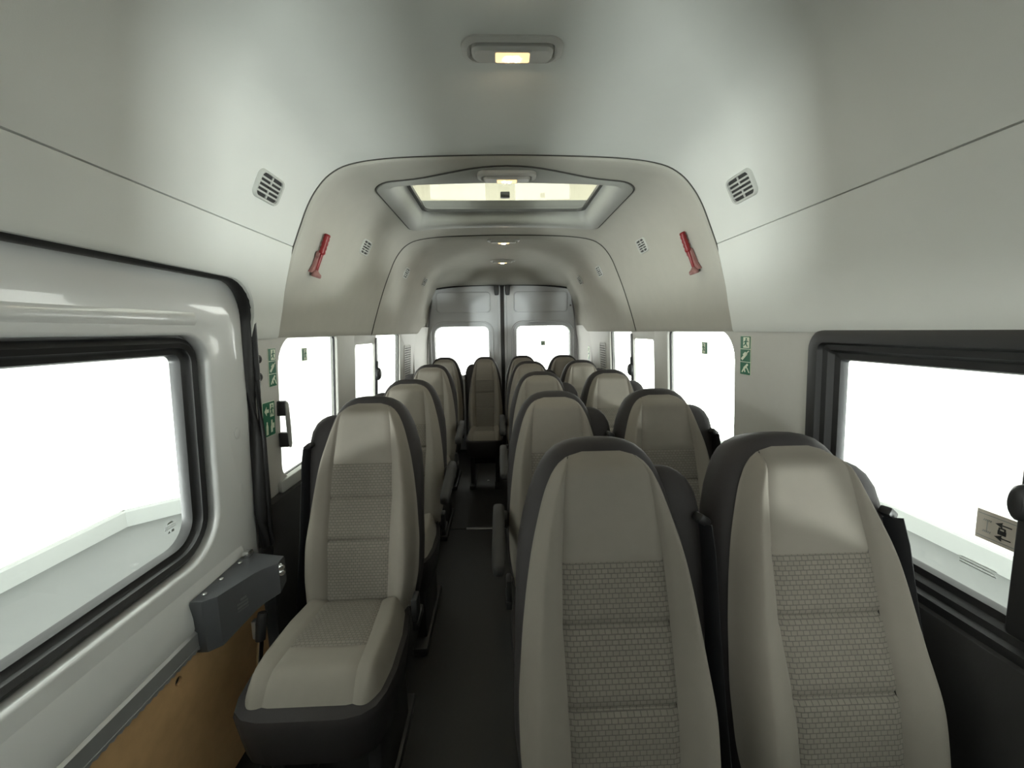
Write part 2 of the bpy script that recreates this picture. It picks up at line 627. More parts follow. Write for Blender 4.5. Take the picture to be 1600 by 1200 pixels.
# ------------------------------------------------------------------ roof hatch (sunroof)
sun = struct(empty('window_9', (0, 0, 0)))


def bump_front(P, amt):
    out = []
    for x, y in P:
        if y < 1.9:
            k = max(0.0, 1 - (abs(x) / 0.40) ** 2) ** 2 if abs(x) < 0.40 else 0
            y = y - amt * k
        out.append((x, y))
    return out


def dens(P, k=3):
    out = []
    for i, p in enumerate(P):
        q = P[(i + 1) % len(P)]
        d = math.hypot(q[0] - p[0], q[1] - p[1])
        m = 20 if d > 0.3 else 1
        for j in range(m):
            out.append((p[0] + (q[0] - p[0]) * j / m, p[1] + (q[1] - p[1]) * j / m))
    return out


o0 = bump_front(dens(rrect(-0.525, 0.525, 1.585, 2.29, 0.08)), 0.105)
o1 = bump_front(dens(rrect(-0.520, 0.520, 1.590, 2.285, 0.076)), 0.105)
o1b = bump_front(dens(rrect(-0.500, 0.500, 1.600, 2.270, 0.060)), 0.100)
o2 = dens(rrect(-0.470, 0.470, 1.605, 2.21, 0.045))
o3 = dens(rrect(-0.455, 0.455, 1.612, 2.195, 0.04))
o4 = dens(rrect(-0.440, 0.440, 1.620, 2.18, 0.04))
o5 = dens(rrect(-0.430, 0.430, 1.625, 2.165, 0.04))


def roofmap(d):
    return lambda a, b, dd: (a, b, prof_z(a) + d)


Ls = []
for P, d in ((o0, 0.004), (o1, -0.006), (o1b, -0.012), (o2, -0.015), (o3, -0.008)):
    Ls.append([(a, b, prof_z(a) + d) for a, b in P])
flat_z = 1.995
Ls.append([(a, b, 1.945) for a, b in o4])
Ls.append([(a, b, 1.988) for a, b in o5])
obj('frame', loft(Ls, True, ang=0.6), M['frame_grey'], sun)
obj('frame_shade_line', tube_me([(a, b, prof_z(a) - 0.0015) for a, b in o0], 0.0032, 6, closed=True), M['joint'], sun)  # dark tube drawn as a shade line round the frame edge
s0 = dens(rrect(-0.432, 0.432, 1.623, 2.167, 0.042))
s1 = dens(rrect(-0.410, 0.410, 1.640, 2.140, 0.035))
obj('seal', loft([[(a, b, 1.983) for a, b in s0], [(a, b, 1.975) for a, b in s1], [(a, b, 1.990) for a, b in s1]], True, ang=0.5), M['rubber'], sun)
obj('pane', box_me(-0.435, 0.435, 1.62, 2.17, 1.990, 1.994), M['roofglass'], sun, smooth=False)
obj('collar', loft([[(a, b, 1.98) for a, b in o4], [(a * 1.21, 1.96 + (b - 1.96) * 1.42, 2.075) for a, b in o4]], True), M['rubber'], sun)
for yy in (1.70, 1.90):
    h = obj('latch', smooth_sharp(box_me(-0.022, 0.022, yy - 0.016, yy + 0.016, 1.968, 1.991, 0.004)), M['blackp'], sun)
    obj('latch_plate', box_me(-0.02, 0.02, yy + 0.017, yy + 0.032, 1.984, 1.990), M['signw'], sun, smooth=False)

# ------------------------------------------------------------------ side walls
W_TOP = 1.362


def window(nm, side, y0, y1, z0, z1, r, gasket=0.009, pane_off=0.016):
    """fixed side window: rounded reveal frame in trim, thin black gasket and the pane"""
    t = struct(empty(nm, (0, 0, 0)))
    f = wall_fn(side)
    A = rrect(y0, y1, z0, z1, r)
    B = rrect(y0 + 0.008, y1 - 0.008, z0 + 0.008, z1 - 0.008, [max(q - 0.008, 0.01) for q in r])
    D = rrect(y0 + gasket, y1 - gasket, z0 + gasket, z1 - gasket, [max(q - gasket, 0.008) for q in r])
    obj('gasket', ring_frame([(A, -pane_off + 0.004), (B, -pane_off + 0.006), (D, -pane_off + 0.003), (D, -pane_off - 0.004), (A, -pane_off - 0.004)], f), M['rubber'], t)
    me = plate(rrect(y0 + 0.004, y1 - 0.004, z0 + 0.004, z1 - 0.004, [max(q - 0.004, 0.01) for q in r]), [], 0.003, 0, wall_fn(side, pane_off))
    obj('pane', me, M['glass'], t, smooth=False)
    return t


def vent_slider(t, side, y0, y1, z0, z1, edge):
    """opening half of a sliding side window: trim-coloured frame bar, dark stile and knob"""
    f = wall_fn(side)
    r = 0.02
    A = rrect(y0, y1, z0, z1 + 0.06, r)
    B = rrect(y0 + 0.02, y1 - 0.02, z0 + 0.03, z1, 0.025)
    obj('sash', plate(A, [B], 0.012, 0.002, wall_fn(side, 0.006)), M['trim'], t)
    b = rrect(edge - 0.016, edge + 0.016, z0, z1 + 0.03, 0.006, 3)
    obj('stile', plate(b, [], 0.016, 0.002, wall_fn(side, 0.002)), M['rubber'], t)
    k = [f(edge + 0.045 * math.cos(a) * 0.62, 1.075 + 0.055 * math.sin(a), 0) for a in [2 * math.pi * i / 16 for i in range(16)]]
    loops = []
    for d, s in ((0.0, 0.7), (0.008, 1.0), (0.022, 1.0), (0.032, 0.72)):
        loops.append([f(edge + 0.030 * s * math.cos(2 * math.pi * i / 16), 1.075 + 0.042 * s * math.sin(2 * math.pi * i / 16), d) for i in range(16)])
    obj('knob', loft(loops, True, True, True, ang=0.9), M['blackp'], t)
    if side > 0 or side < 0:
        obj('stem', plate(rrect(edge - 0.006, edge + 0.006, 1.11, 1.16, 0.004, 3), [], 0.018, 0.002, wall_fn(side, -0.004)), M['blackp'], t)


# openings
L2 = (1.445, 1.985, 0.79, 1.346, (0.03, 0.12, 0.06, 0.03))
R2 = (1.440, 2.045, 0.79, 1.346, (0.03, 0.12, 0.06, 0.03))
L3 = (2.205, 3.235, 0.79, 1.346, (0.03, 0.03, 0.04, 0.04))
R3 = (2.205, 3.130, 0.79, 1.346, (0.03, 0.03, 0.04, 0.04))
RN = (-0.30, 1.075, 0.735, 1.335, (0.05, 0.05, 0.05, 0.05))


def hole(Wd):
    return rrect(*Wd[:4], Wd[4])


def rr(Wd, d=0.0):
    return rrect(Wd[0] + d, Wd[1] - d, Wd[2] + d, Wd[3] - d, [max(q - d, 0.008) for q in Wd[4]])


# upper pillars and rails in light trim
wl = struct(empty('wall_left', (0, 0, 0)))
outL = [(4.30, W_TOP), (1.30, W_TOP), (1.30, 0.72), (1.335, 0.72), (1.395, 0.755), (4.30, 0.755)]
obj('pillar_trim', plate(outL, [hole(L2), hole(L3)], 0.02, 0.005, wall_fn(-1, 0.01)), M['trim'], wl)
obj('outer_skin', plate([(4.36, 1.5), (1.30, 1.5), (1.30, -0.1), (4.36, -0.1)], [rr(L2, -0.03), rr(L3, -0.03)], 0.01, 0, wall_fn(-1, 0.05)), M['paint'], wl, smooth=False)
wr = struct(empty('wall_right', (0, 0, 0)))
outR = [(4.30, W_TOP), (1.05, W_TOP), (1.05, 0.735), (4.30, 0.755)]
obj('pillar_trim', plate(outR, [hole(R2), hole(R3)], 0.02, 0.005, wall_fn(1, 0.01)), M['trim'], wr)
obj('outer_skin', plate([(4.36, 1.5), (-0.45, 1.5), (-0.45, -0.1), (4.36, -0.1)], [rr(R2, -0.03), rr(R3, -0.03), rr(RN, -0.0)], 0.01, 0, wall_fn(1, 0.05)), M['paint'], wr, smooth=False)
# lower dark panels with a grey ledge under the glass


def lower(side, y0, y1, ztop, parent):
    prof = [(0.96, ztop), (0.885, ztop), (0.868, ztop - 0.012), (0.862, ztop - 0.04), (0.880, 0.45), (0.885, 0.18), (0.84, 0.10), (0.83, 0.0)]
    obj('lower_panel', loft([[(side * x, y, z) for x, z in prof] for y in (y0, (y0 + y1) / 2, y1)], False, ang=0.5), M['dark'], parent)


lower(-1, 1.325, 4.30, 0.752, wl)
lower(1, -0.45, 4.30, 0.752, wr)
for side, par, y0 in ((-1, wl, 1.42), (1, wr, 1.10)):
    obj('sill_ledge', plate(rrect(y0, 4.25, 0.752, 0.792, 0.012, 3), [], 0.022, 0.004, wall_fn(side, -0.004)), M['frame_grey'], par)
# end closures around the rear doors
wb = struct(empty('wall_back', (0, 0, 0)))
hd = [(0.83, 0.0), (0.835, 1.25)] + [(0.80, 1.50), (0.735, 1.80), (0.70, 1.838), (0.6, 1.845)]
opening = [(x, z) for x, z in hd] + [(-x, z) for x, z in reversed(hd)]
obj('door_surround', plate([(1.0, -0.1), (1.0, 2.1), (-1.0, 2.1), (-1.0, -0.1)], [opening], 0.02, 0, lambda a, b, d: (a, 4.40 + d, b)), M['paint_rear'], wb, smooth=False)
for side in (-1, 1):      # corner posts beside the rear doors
    loops = []
    for z, xo in ((0, 0.83), (0.8, 0.835), (1.25, 0.822), (1.40, 0.800)):
        loops.append([(side * x, y, z) for x, y in ((0.93, 3.72), (0.865, 3.74), (0.858, 3.80), (xo + 0.012, 4.10), (xo, 4.20), (xo, 4.32))])
    obj('corner_post', loft(loops, False, ang=0.5), M['trim'], wb)
    # slotted air outlet on the trim ahead of the post
    gy0, gy1 = (3.36, 3.58) if side < 0 else (3.24, 3.42)
    gr = tag(empty('air_grille', (0, 0, 0)), 'tall slotted grey air grille on the %s rear pillar' % ('left' if side < 0 else 'right'), 'grille', 'air grilles on the rear pillars')
    f = wall_fn(side, -0.002)
    obj('backing', plate(rrect(gy0, gy1, 0.90, 1.23, 0.02), [], 0.004, 0.001, f), M['dark'], gr)
    obj('frame', ring_frame([(rrect(gy0 - 0.012, gy1 + 0.012, 0.888, 1.242, 0.025), 0), (rrect(gy0 - 0.008, gy1 + 0.008, 0.892, 1.238, 0.022), 0.009), (rrect(gy0, gy1, 0.90, 1.23, 0.018), 0.009), (rrect(gy0, gy1, 0.90, 1.23, 0.018), 0)], f), M['trim'], gr)
    sm = None
    for k in range(16):
        zz = 0.912 + k * 0.0203
        obj('slat', plate([(gy0, zz), (gy1, zz), (gy1, zz + 0.009), (gy0, zz + 0.009)], [], 0.008, 0, wall_fn(side, -0.006)), M['trim'], gr, smooth=False)

window('window_2', -1, *L2)
w3 = window('window_3', -1, *L3)
vent_slider(w3, -1, 2.205, 2.60, 0.80, 1.285, 2.60)
window('window_5', 1, *R2)
w6 = window('window_6', 1, *R3)
vent_slider(w6, 1, 2.205, 2.60, 0.80, 1.290, 2.60)

# near right window: deep black frame, two panes, dividing stile with latch
w4 = struct(empty('window_4', (0, 0, 0)))
f = wall_fn(1)
fa = rr(RN)
Lp = [(rr(RN, -0.012), -0.05), (rr(RN, -0.010), 0.010), (rr(RN, 0.0), 0.018), (rr(RN, 0.028), 0.016), (rr(RN, 0.034), 0.004), (rr(RN, 0.048), 0.002), (rr(RN, 0.056), -0.012), (rr(RN, 0.072), -0.014), (rr(RN, 0.076), -0.026), (rr(RN, 0.076), -0.033)]
obj('frame', ring_frame(Lp, f), M['blackp'], w4)
yi0, yi1, zi0, zi1 = RN[0] + 0.07, RN[1] - 0.07, RN[2] + 0.07, RN[3] - 0.07
gl = [plate(rrect(0.55, yi1, zi0, zi1, 0.03), [], 0.003, 0, wall_fn(1, 0.034)), plate(rrect(yi0, 0.59, zi0, zi1, 0.03), [], 0.003, 0, wall_fn(1, 0.026))]
for me in gl:
    obj('pane', me, M['glass'], w4, smooth=False)
obj('stile', plate(rrect(0.535, 0.612, zi0 - 0.02, zi1 + 0.02, 0.006, 3), [], 0.03, 0.004, wall_fn(1, 0.018)), M['blackp'], w4)
loops = []
for d, s in ((-0.002, 0.8), (0.004, 1.0), (0.016, 0.95), (0.022, 0.7)):
    loops.append([f(0.606 + 0.015 * s * math.cos(2 * math.pi * i / 18), 1.040 + 0.034 * s * math.sin(2 * math.pi * i / 18), d) for i in range(18)])
obj('latch_knob', loft(loops, True, True, True, ang=0.9), M['blackp'], w4)
marks = []
for i in range(3):
    marks.append([(0.715 - 0.06, 0.872 - i * 0.006), (0.715, 0.872 - i * 0.006), (0.715, 0.874 - i * 0.006), (0.715 - 0.06 + 0.012 * (i % 2), 0.874 - i * 0.006)])
obj('maker_mark', flat_poly(marks, wall_fn(1, 0.030)), M['greyprint'], w4, smooth=False)

# ------------------------------------------------------------------ sliding side door (left)
d1 = struct(empty('door_1', (0, 0, 0)))


def dx(z):
    return 0.915 - max(0, z - 0.75) * 0.05


def door_fn(off=0.0):
    return lambda a, b, d: (-(dx(b) + off - d), a, b)


G = (-0.20, 1.100, 0.735, 1.330, (0.07, 0.07, 0.12, 0.05))


def grr(d):
    return rrect(G[0] + d, G[1] - d, G[2] + d, G[3] - d, [max(q - d, 0.01) for q in (0.055, 0.055, 0.10, 0.10)])


def drr(y0, y1, z0, z1, r):
    return rrect(y0, y1, z0, z1, r, 9)


obj('inner_panel', plate(rrect(-0.30, 1.27, 0.545, 1.56, (0.11, 0.02, 0.02, 0.02), 9), [grr(-0.030)], 0.02, 0.010, door_fn(0.0)), M['paint'], d1)
# raised rim of the window cut-out
obj('window_flange', ring_frame([(grr(-0.034), 0.0), (grr(-0.030), -0.018), (grr(-0.012), -0.034), (grr(-0.005), -0.05)], door_fn(0.0)), M['paint'], d1)
obj('rear_edge', loft([[(-(dx(z) + a), y, z) for a, y in ((0.01, 1.262), (-0.012, 1.250), (-0.020, 1.232), (-0.018, 1.205), (-0.008, 1.190), (-0.005, 1.170))] for z in (0.60, 0.75, 1.0, 1.25, 1.38, 1.45)], False, ang=0.7), M['paint'], d1)
obj('stiffening_bead', loft([[(-(dx(z) + a), y, z) for y, a in ((-0.30, -0.008), (0.3, -0.008), (0.8, -0.008), (1.08, -0.008))] for z, a in ((1.428, -0.008),)] + [[(-(dx(1.43) + a), y, z) for y in (-0.30, 0.3, 0.8, 1.08)] for z, a in ((1.425, -0.011), (1.405, -0.022), (1.385, -0.024), (1.368, -0.011))], False, ang=1.0), M['paint'], d1)
for yy in (0.80, 0.93):
    loops = []
    for rr_, d in ((0.028, 0.009), (0.026, 0.014), (0.020, 0.015), (0.017, 0.012)):
        loops.append([door_fn()(yy + 0.10 + rr_ * math.cos(2 * math.pi * i / 20), 1.462 + rr_ * math.sin(2 * math.pi * i / 20), d) for i in range(20)])
    obj('pressed_boss', loft(loops, True, False, True, ang=1.0), M['paint'], d1)
for zz in (0.86, 1.04):
    loops = []
    for rr_, d in ((0.020, 0.010), (0.018, 0.020), (0.012, 0.021)):
        loops.append([door_fn(-0.005)(1.215 + rr_ * 0.7 * math.cos(2 * math.pi * i / 16), zz + rr_ * math.sin(2 * math.pi * i / 16), d) for i in range(16)])
    obj('pressed_boss', loft(loops, True, False, True, ang=1.0), M['paint'], d1)
ga = [(grr(-0.012), -0.020), (grr(-0.014), -0.006), (grr(0.0), 0.004), (grr(0.012), -0.002), (grr(0.014), -0.012), (grr(0.020), -0.016), (grr(0.030), -0.018), (grr(0.034), -0.030), (grr(0.034), -0.045), (grr(-0.012), -0.045)]
obj('window_seal', ring_frame(ga, door_fn(0.0)), M['rubber'], d1)
obj('pane', plate(grr(0.018), [], 0.003, 0, door_fn(0.034)), M['glass'], d1, smooth=False)
mk = [[(0.998, 0.846), (1.020, 0.846), (1.016, 0.851), (1.004, 0.851)], [(1.0, 0.820), (1.008, 0.820), (1.004, 0.828)], [(1.012, 0.820), (1.020, 0.820), (1.020, 0.827), (1.012, 0.827)]]
for i in range(3):
    mk.append([(0.992, 0.840 - i * 0.004), (1.026, 0.840 - i * 0.004), (1.026, 0.8412 - i * 0.004), (0.992, 0.8412 - i * 0.004)])
obj('maker_mark', flat_poly(mk, door_fn(0.030)), M['greyprint'], d1, smooth=False)
obj('sill_band', loft([[(-x, y, z) for x, z in ((0.935, 0.715), (0.922, 0.705), (0.908, 0.692), (0.893, 0.665), (0.882, 0.630), (0.876, 0.595), (0.875, 0.565), (0.880, 0.550))] for y in (-0.30, 0.3, 0.7, 0.95, 1.06, 1.14, 1.20)], False, ang=1.2), M['paint'], d1)
# lower rail, serrated strip, fibre board
obj('grey_rail', loft([[(-x, y, z) for x, z in ((0.905, 0.560), (0.876, 0.558), (0.870, 0.552), (0.870, 0.512), (0.884, 0.508))] for y in (-0.30, 0.45, 0.93, 1.2)], False, ang=0.5), M['alu'], d1)
sv, sf = [], []
N = 130
for i in range(N + 1):
    y = -0.05 + i * 1.1 / N
    sv += [(-0.8715, y, 0.513), (-0.8715, y, 0.507 if i % 2 else 0.502)]
for i in range(N):
    sf.append((2 * i, 2 * i + 2, 2 * i + 3, 2 * i + 1))
sme = bpy.data.meshes.new('serr')
sme.from_pydata(sv, [], sf)
so = obj('serrated_edge', sme, M['alu'], d1, smooth=False)
so.modifiers.new('thick', 'SOLIDIFY').thickness = 0.003
bo = [plate([(-0.30, 0.02), (1.26, 0.02), (1.26, 0.53), (-0.30, 0.53)], [[(0.905 + 0.011 * math.cos(2 * math.pi * i / 16), 0.468 + 0.011 * math.sin(2 * math.pi * i / 16)) for i in range(16)]], 0.006, 0.001, lambda a, b, d: (-0.886 + d, a, b))]
obj('fibre_board', bo[0], M['wood'], d1, smooth=False)
obj('outer_skin', plate([(-0.32, -0.1), (1.30, -0.1), (1.30, 1.6), (-0.32, 1.6)], [grr(0.0)], 0.01, 0, door_fn(0.06)), M['paint'], d1, smooth=False)
# body seal round the door opening
path = [(-0.30, DZ)] + [(y, DZ) for y in (0.2, 0.6, 0.9)] + [(DY - DR + DR * math.sin(a), DZ - DR + DR * math.cos(a)) for a in [math.pi / 2 * i / 10 for i in range(11)]] + [(DY + 0.004, 1.2), (DY + 0.002, 1.0), (DY - 0.003, 0.85), (DY - 0.008, 0.74), (DY - 0.008, 0.62)]
sealp = []
for y, z in path:
    xx = 0.868 if z < 1.35 else 0.868 - (z - 1.35) * 0.20
    sealp.append((-xx, y, z))
seal = struct(empty('trim_6', (0, 0, 0)))
obj('door_seal', tube_me(sealp, 0.020, 12, sx=1.0, sy=0.9), M['rubber'], seal)
obj('seal_lip', tube_me([(x + 0.016, y + 0.012 * (1 - sst(1.38, 1.51, z)), z + 0.006 * sst(1.38, 1.51, z)) for x, y, z in sealp], 0.011, 8), M['rubber'], seal)
# chrome-like bright clip strip over the door head
obj('head_strip', tube_me([(-0.845, y, DZ + 0.006) for y in (-0.3, 0.3, 0.75)], 0.006, 8), M['chrome'], seal)

# ------------------------------------------------------------------ rear doors


def rear_door(nm, side):
    t = struct(empty(nm, (0, 0, 0)))
    X0, X1 = 0.022, 0.80
    out = [(X0, 0.02), (0.80, 0.02), (0.815, 0.9), (0.808, 1.30), (0.782, 1.50), (0.745, 1.72), (0.725, 1.795), (0.66, 1.815), (X0, 1.832)]
    wy = (0.145, 0.750, 0.86, 1.412)
    wh = rrect(*wy, (0.10, 0.07, 0.07, 0.09), 8)
    fn = lambda a, b, d: (side * a, 4.27 - d, b)
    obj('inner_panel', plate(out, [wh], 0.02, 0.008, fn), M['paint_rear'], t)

    def wo(d):
        return rrect(wy[0] + d, wy[1] - d, wy[2] + d, wy[3] - d, [max(q - d, 0.01) for q in (0.10, 0.07, 0.07, 0.09)], 8)
    obj('window_rim', ring_frame([(wo(-0.050), 0.012), (wo(-0.042), 0.034), (wo(-0.032), 0.034), (wo(-0.018), 0.008), (wo(0.0), 0.002), (wo(0.004), -0.03)], fn), M['paint_rear'], t)
    obj('gasket', ring_frame([(wo(-0.002), -0.012), (wo(0.010), -0.012), (wo(0.012), -0.035)], fn), M['rubber'], t)
    obj('pane', plate(wo(0.0), [], 0.003, 0, lambda a, b, d: (side * a, 4.31 - d, b)), M['glass'], t, smooth=False)
    up0 = rrect(0.13, 0.735, 1.55, 1.785, (0.03, 0.05, 0.05, 0.05), 6)

    def uo(d):
        return [(x, z) for x, z in rrect(0.125 + d, 0.715 - d, 1.548 + d, 1.775 - d, max(0.045 - d, 0.01), 6)]
    me = ring_frame([(uo(0.0), 0.012), (uo(0.006), 0.020), (uo(0.018), 0.021)], fn)
    obj('pressed_panel', loft([[fn(a, b, 0.012) for a, b in uo(0)], [fn(a, b, 0.030) for a, b in uo(0.006)], [fn(a, b, 0.034) for a, b in uo(0.014)], [fn(a, b, 0.030) for a, b in uo(0.03)]], True, False, True, ang=0.9), M['paint_rear'], t)
    obj('edge_flange', smooth_sharp(box_me(min(side * 0.020, side * 0.05), max(side * 0.020, side * 0.05), 4.235, 4.26, 0.02, 1.825, 0.006)), M['paint_rear'], t)
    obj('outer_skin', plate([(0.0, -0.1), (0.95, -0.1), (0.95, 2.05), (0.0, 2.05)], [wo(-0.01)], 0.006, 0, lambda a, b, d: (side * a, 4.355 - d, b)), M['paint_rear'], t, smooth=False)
    # latch box at the top
    br = [[(side * x, y, z) for x, y in ((0.032, 4.26), (0.032, 4.20), (0.038, 4.19), (0.078, 4.19), (0.084, 4.20), (0.084, 4.26))] for z in (1.835, 1.78)]
    br.append([(side * x, y, 1.74) for x, y in ((0.036, 4.26), (0.036, 4.205), (0.041, 4.197), (0.075, 4.197), (0.08, 4.205), (0.08, 4.26))])
    br.append([(side * x, y, 1.733) for x, y in ((0.042, 4.26), (0.042, 4.215), (0.045, 4.21), (0.071, 4.21), (0.074, 4.215), (0.074, 4.26))])
    obj('latch_box', loft(br, True, True, True, ang=0.5), M['blackp'], t)
    for zz in (1.30, 1.15, 1.62):
        obj('screw', cyl_me((side * 0.79 if zz < 1.5 else side * 0.745, 4.262, zz), (side * 0.79 if zz < 1.5 else side * 0.745, 4.248, zz), 0.009), M['chrome'], t)
    return t


rear_door('door_2', -1)
rear_door('door_3', 1)
cs = struct(empty('trim_7', (0, 0, 0)))
obj('centre_seal', smooth_sharp(box_me(-0.024, 0.024, 4.245, 4.35, 0.0, 1.86, 0.008)), M['rubber'], cs)
obj('head_seal', tube_me([(x, 4.245, 1.842 - 0.04 * abs(x / 0.72) ** 3) for x in [-0.72 + 1.44 * i / 16 for i in range(17)]], 0.008, 8, upv=(0, 1, 0)), M['rubber'], cs)

# ------------------------------------------------------------------ cab (behind the camera): bulkhead header, doors, screen
cabl = struct(empty('wall_front', (0, 0, 0)))
obj('header', plate([(0.93, 1.46), (0.93, 2.1), (-0.93, 2.1), (-0.93, 1.46)], [], 0.03, 0.004, lambda a, b, d: (a, -0.45 + d, b)), M['head_front'], cabl, smooth=False)
obj('cab_roof', box_me(-0.93, 0.93, -1.25, -0.45, 1.50, 1.56), M['head_front'], cabl, smooth=False)
for side in (-1, 1):
    hh = rrect(-1.35, -0.58, 0.80, 1.40, 0.06)
    obj('cab_door', plate([(-2.0, -0.1), (-0.30 if side < 0 else -0.44, -0.1), (-0.30 if side < 0 else -0.44, 1.56), (-1.25, 1.56), (-2.0, 0.95)], [hh], 0.05, 0.004, lambda a, b, d, s=side: (s * 0.93 + d, a, b)), M['dark'], cabl, smooth=False)
    obj('cab_pane', plate(rrect(-1.36, -0.57, 0.79, 1.41, 0.06), [], 0.003, 0, lambda a, b, d, s=side: (s * 0.945 + d, a, b)), M['glass'], cabl, smooth=False)
obj('dash', smooth_sharp(box_me(-0.93, 0.93, -2.05, -1.45, 0.0, 0.95, 0.05)), M['dark'], cabl)
obj('windscreen', plate([(0.9, 0.0), (0.9, 0.95), (-0.9, 0.95), (-0.9, 0.0)], [], 0.004, 0, lambda a, b, d: (a, -2.02 + b * 0.80, 0.94 + b * 0.63 + d)), M['glass'], cabl, smooth=False)

# ------------------------------------------------------------------ seats
S_L = 0.690
REC = math.radians(17)
wpts = [(-0.02, 0.172), (0.0, 0.177), (0.10, 0.193), (0.21, 0.194), (0.336, 0.183), (0.42, 0.172), (0.494, 0.159), (0.55, 0.145), (0.60, 0.131), (0.63, 0.119), (0.65, 0.108), (0.667, 0.094), (0.679, 0.078), (0.686, 0.060), (0.690, 0.042)]


def lerp(tab, s):
    if s <= tab[0][0]:
        return tab[0][1]
    for (a, b), (c, d) in zip(tab, tab[1:]):
        if s <= c:
            t = (s - a) / (c - a)
            return b + (d - b) * t
    return tab[-1][1]


wsm = {}


def wid(s):
    k = round(s, 4)
    if k not in wsm:
        h = 0.02
        wsm[k] = sum(lerp(wpts, s + h * q) for q in (-1, -0.5, 0, 0.5, 1)) / 5 if s < 0.64 else lerp(wpts, s)
    return wsm[k]


def hw(s):       # half width of the middle strip
    return lerp([(0, 0.098), (0.2, 0.103), (0.36, 0.106), (0.48, 0.102), (0.60, 0.092), (0.64, 0.087), (0.69, 0.072)], s)


SEAMS = [0.215, 0.355, 0.472]


def face_y(x, s):
    """depth of the upholstered front (negative = towards the sitter)"""
    W_ = max(wid(s), 0.001)
    e = min(abs(x) / W_, 1.0)
    h = hw(s)
    y = -0.030
    bol = sst(h - 0.01, h + 0.045, abs(x)) * (0.026 if s < 0.45 else 0.026 * (1 - sst(0.45, 0.66, s)))
    y -= bol
    y -= 0.012 * math.exp(-((s - 0.20) / 0.10) ** 2)            # lumbar swell
    y += 0.006 * math.exp(-((abs(x) - h) / 0.006) ** 2) if h < W_ else 0     # long seams
    if abs(x) < h + 0.004:
        for q in SEAMS:
            y += (0.008 if q < 0.47 else 0.003) * math.exp(-((s - q) / 0.007) ** 2)
    k = 1 - (1 - sst(0.80, 1.0, e) ** 1.5) * (1 - sst(0.625, 0.692, s) ** 2)      # rounds into the shell
    return y + (0.020 - y) * k


def patch(s0, s1, xa, xb, surf, ns, nx, uvmap=True, loc=None):
    """grid patch over s in [s0, s1] and x in [xa(s), xb(s)]"""
    vs, fs, uv = [], [], []
    for i in range(ns + 1):
        s = s0 + (s1 - s0) * i / ns
        a, b = xa(s), xb(s)
        for j in range(nx + 1):
            x = a + (b - a) * j / nx
            vs.append(surf(x, s))
            uv.append((x, s))
    for i in range(ns):
        for j in range(nx):
            k = i * (nx + 1) + j
            fs.append((k, k + 1, k + nx + 2, k + nx + 1))
    me = bpy.data.meshes.new('patch')
    me.from_pydata(vs, [], fs)
    ul = me.uv_layers.new(name='UVMap')
    for lp in me.loops:
        ul.data[lp.index].uv = uv[lp.vertex_index]
    for p in me.polygons:
        p.use_smooth = True
    me.update()
    return me


bsurf = lambda x, s: (x, face_y(x, s), s)
pad_me = {}
segs = [(-0.015, 0.215, 'weave'), (0.215, 0.355, 'weave'), (0.355, 0.472, 'weave'), (0.472, 0.690, 'beige')]
pad_list = []
for a, b, m in segs:
    me = patch(a, b, lambda s: -min(hw(s), wid(s)), lambda s: min(hw(s), wid(s)), bsurf, 26 if b - a > 0.15 else 18, 16)
    pad_list.append(('head_pad' if m == 'beige' else 'back_pad', me, m))
for sg in (-1, 1):
    if sg < 0:
        me = patch(-0.015, 0.690, lambda s: -wid(s), lambda s: -min(hw(s), wid(s)), bsurf, 60, 18)
    else:
        me = patch(-0.015, 0.690, lambda s: min(hw(s), wid(s)), lambda s: wid(s), bsurf, 60, 18)
    pad_list.append(('side_bolster', me, 'beige'))


def shell_me():
    loops = []
    n = 40
    st = [(-0.05, 0.150, 0.035), (-0.045, 0.165, 0.045), (-0.02, 0.180, 0.050)]
    for s in (0.05, 0.12, 0.20, 0.28, 0.36, 0.44, 0.50, 0.55, 0.60, 0.64):
        st.append((s, wid(s) + 0.009 + 0.020 * sst(0.25, 0.55, s), lerp([(0, 0.055), (0.2, 0.060), (0.5, 0.074), (0.64, 0.076)], s)))
    st += [(0.668, 0.128, 0.075), (0.688, 0.113, 0.070), (0.705, 0.093, 0.062), (0.716, 0.070, 0.050), (0.722, 0.043, 0.034), (0.724, 0.015, 0.015)]
    for s, a, d in st:
        yc = 0.066 + 0.024 * sst(0.15, 0.6, s)
        L = []
        for j in range(n):
            t = 2 * math.pi * j / n
            c, q = math.cos(t), math.sin(t)
            x = a * math.copysign(abs(c) ** 0.55, c)
            y = yc + d * math.copysign(abs(q) ** 0.75, q)
            L.append((x, y, s))
        loops.append(L)
    return loft(loops, True, True, True, ang=1.4)


# cushion
CL = 0.40


def cw(t):     # half width along the cushion (t = distance forward from the back)
    return lerp([(0, 0.165), (0.05, 0.178), (0.14, 0.193), (0.26, 0.195), (0.33, 0.186), (0.37, 0.170), (0.392, 0.14), (0.40, 0.10)], t)


def chw(t):
    return lerp([(0, 0.088), (0.22, 0.104), (0.40, 0.112)], t)


def csurf(x, t):
    W_ = cw(t)
    e = min(abs(x) / W_, 1)
    z = 0.032 + 0.022 * (t / CL)
    z -= (0.075 + 0.02 * (t / CL)) * (1 - (1 - sst(0.72, 1.0, e) ** 1.5) * (1 - sst(0.29, 0.40, t) ** 1.6))
    z -= 0.02 * (1 - sst(0.0, 0.05, t))
    z += 0.010 * sst(chw(t), chw(t) + 0.05, abs(x)) * (1 - sst(0.8, 1.0, e))
    z -= 0.005 * math.exp(-((abs(x) - chw(t)) / 0.006) ** 2)
    if abs(x) < chw(t):
        z -= 0.005 * math.exp(-((t - 0.235) / 0.007) ** 2)
    return (x, -t, z)


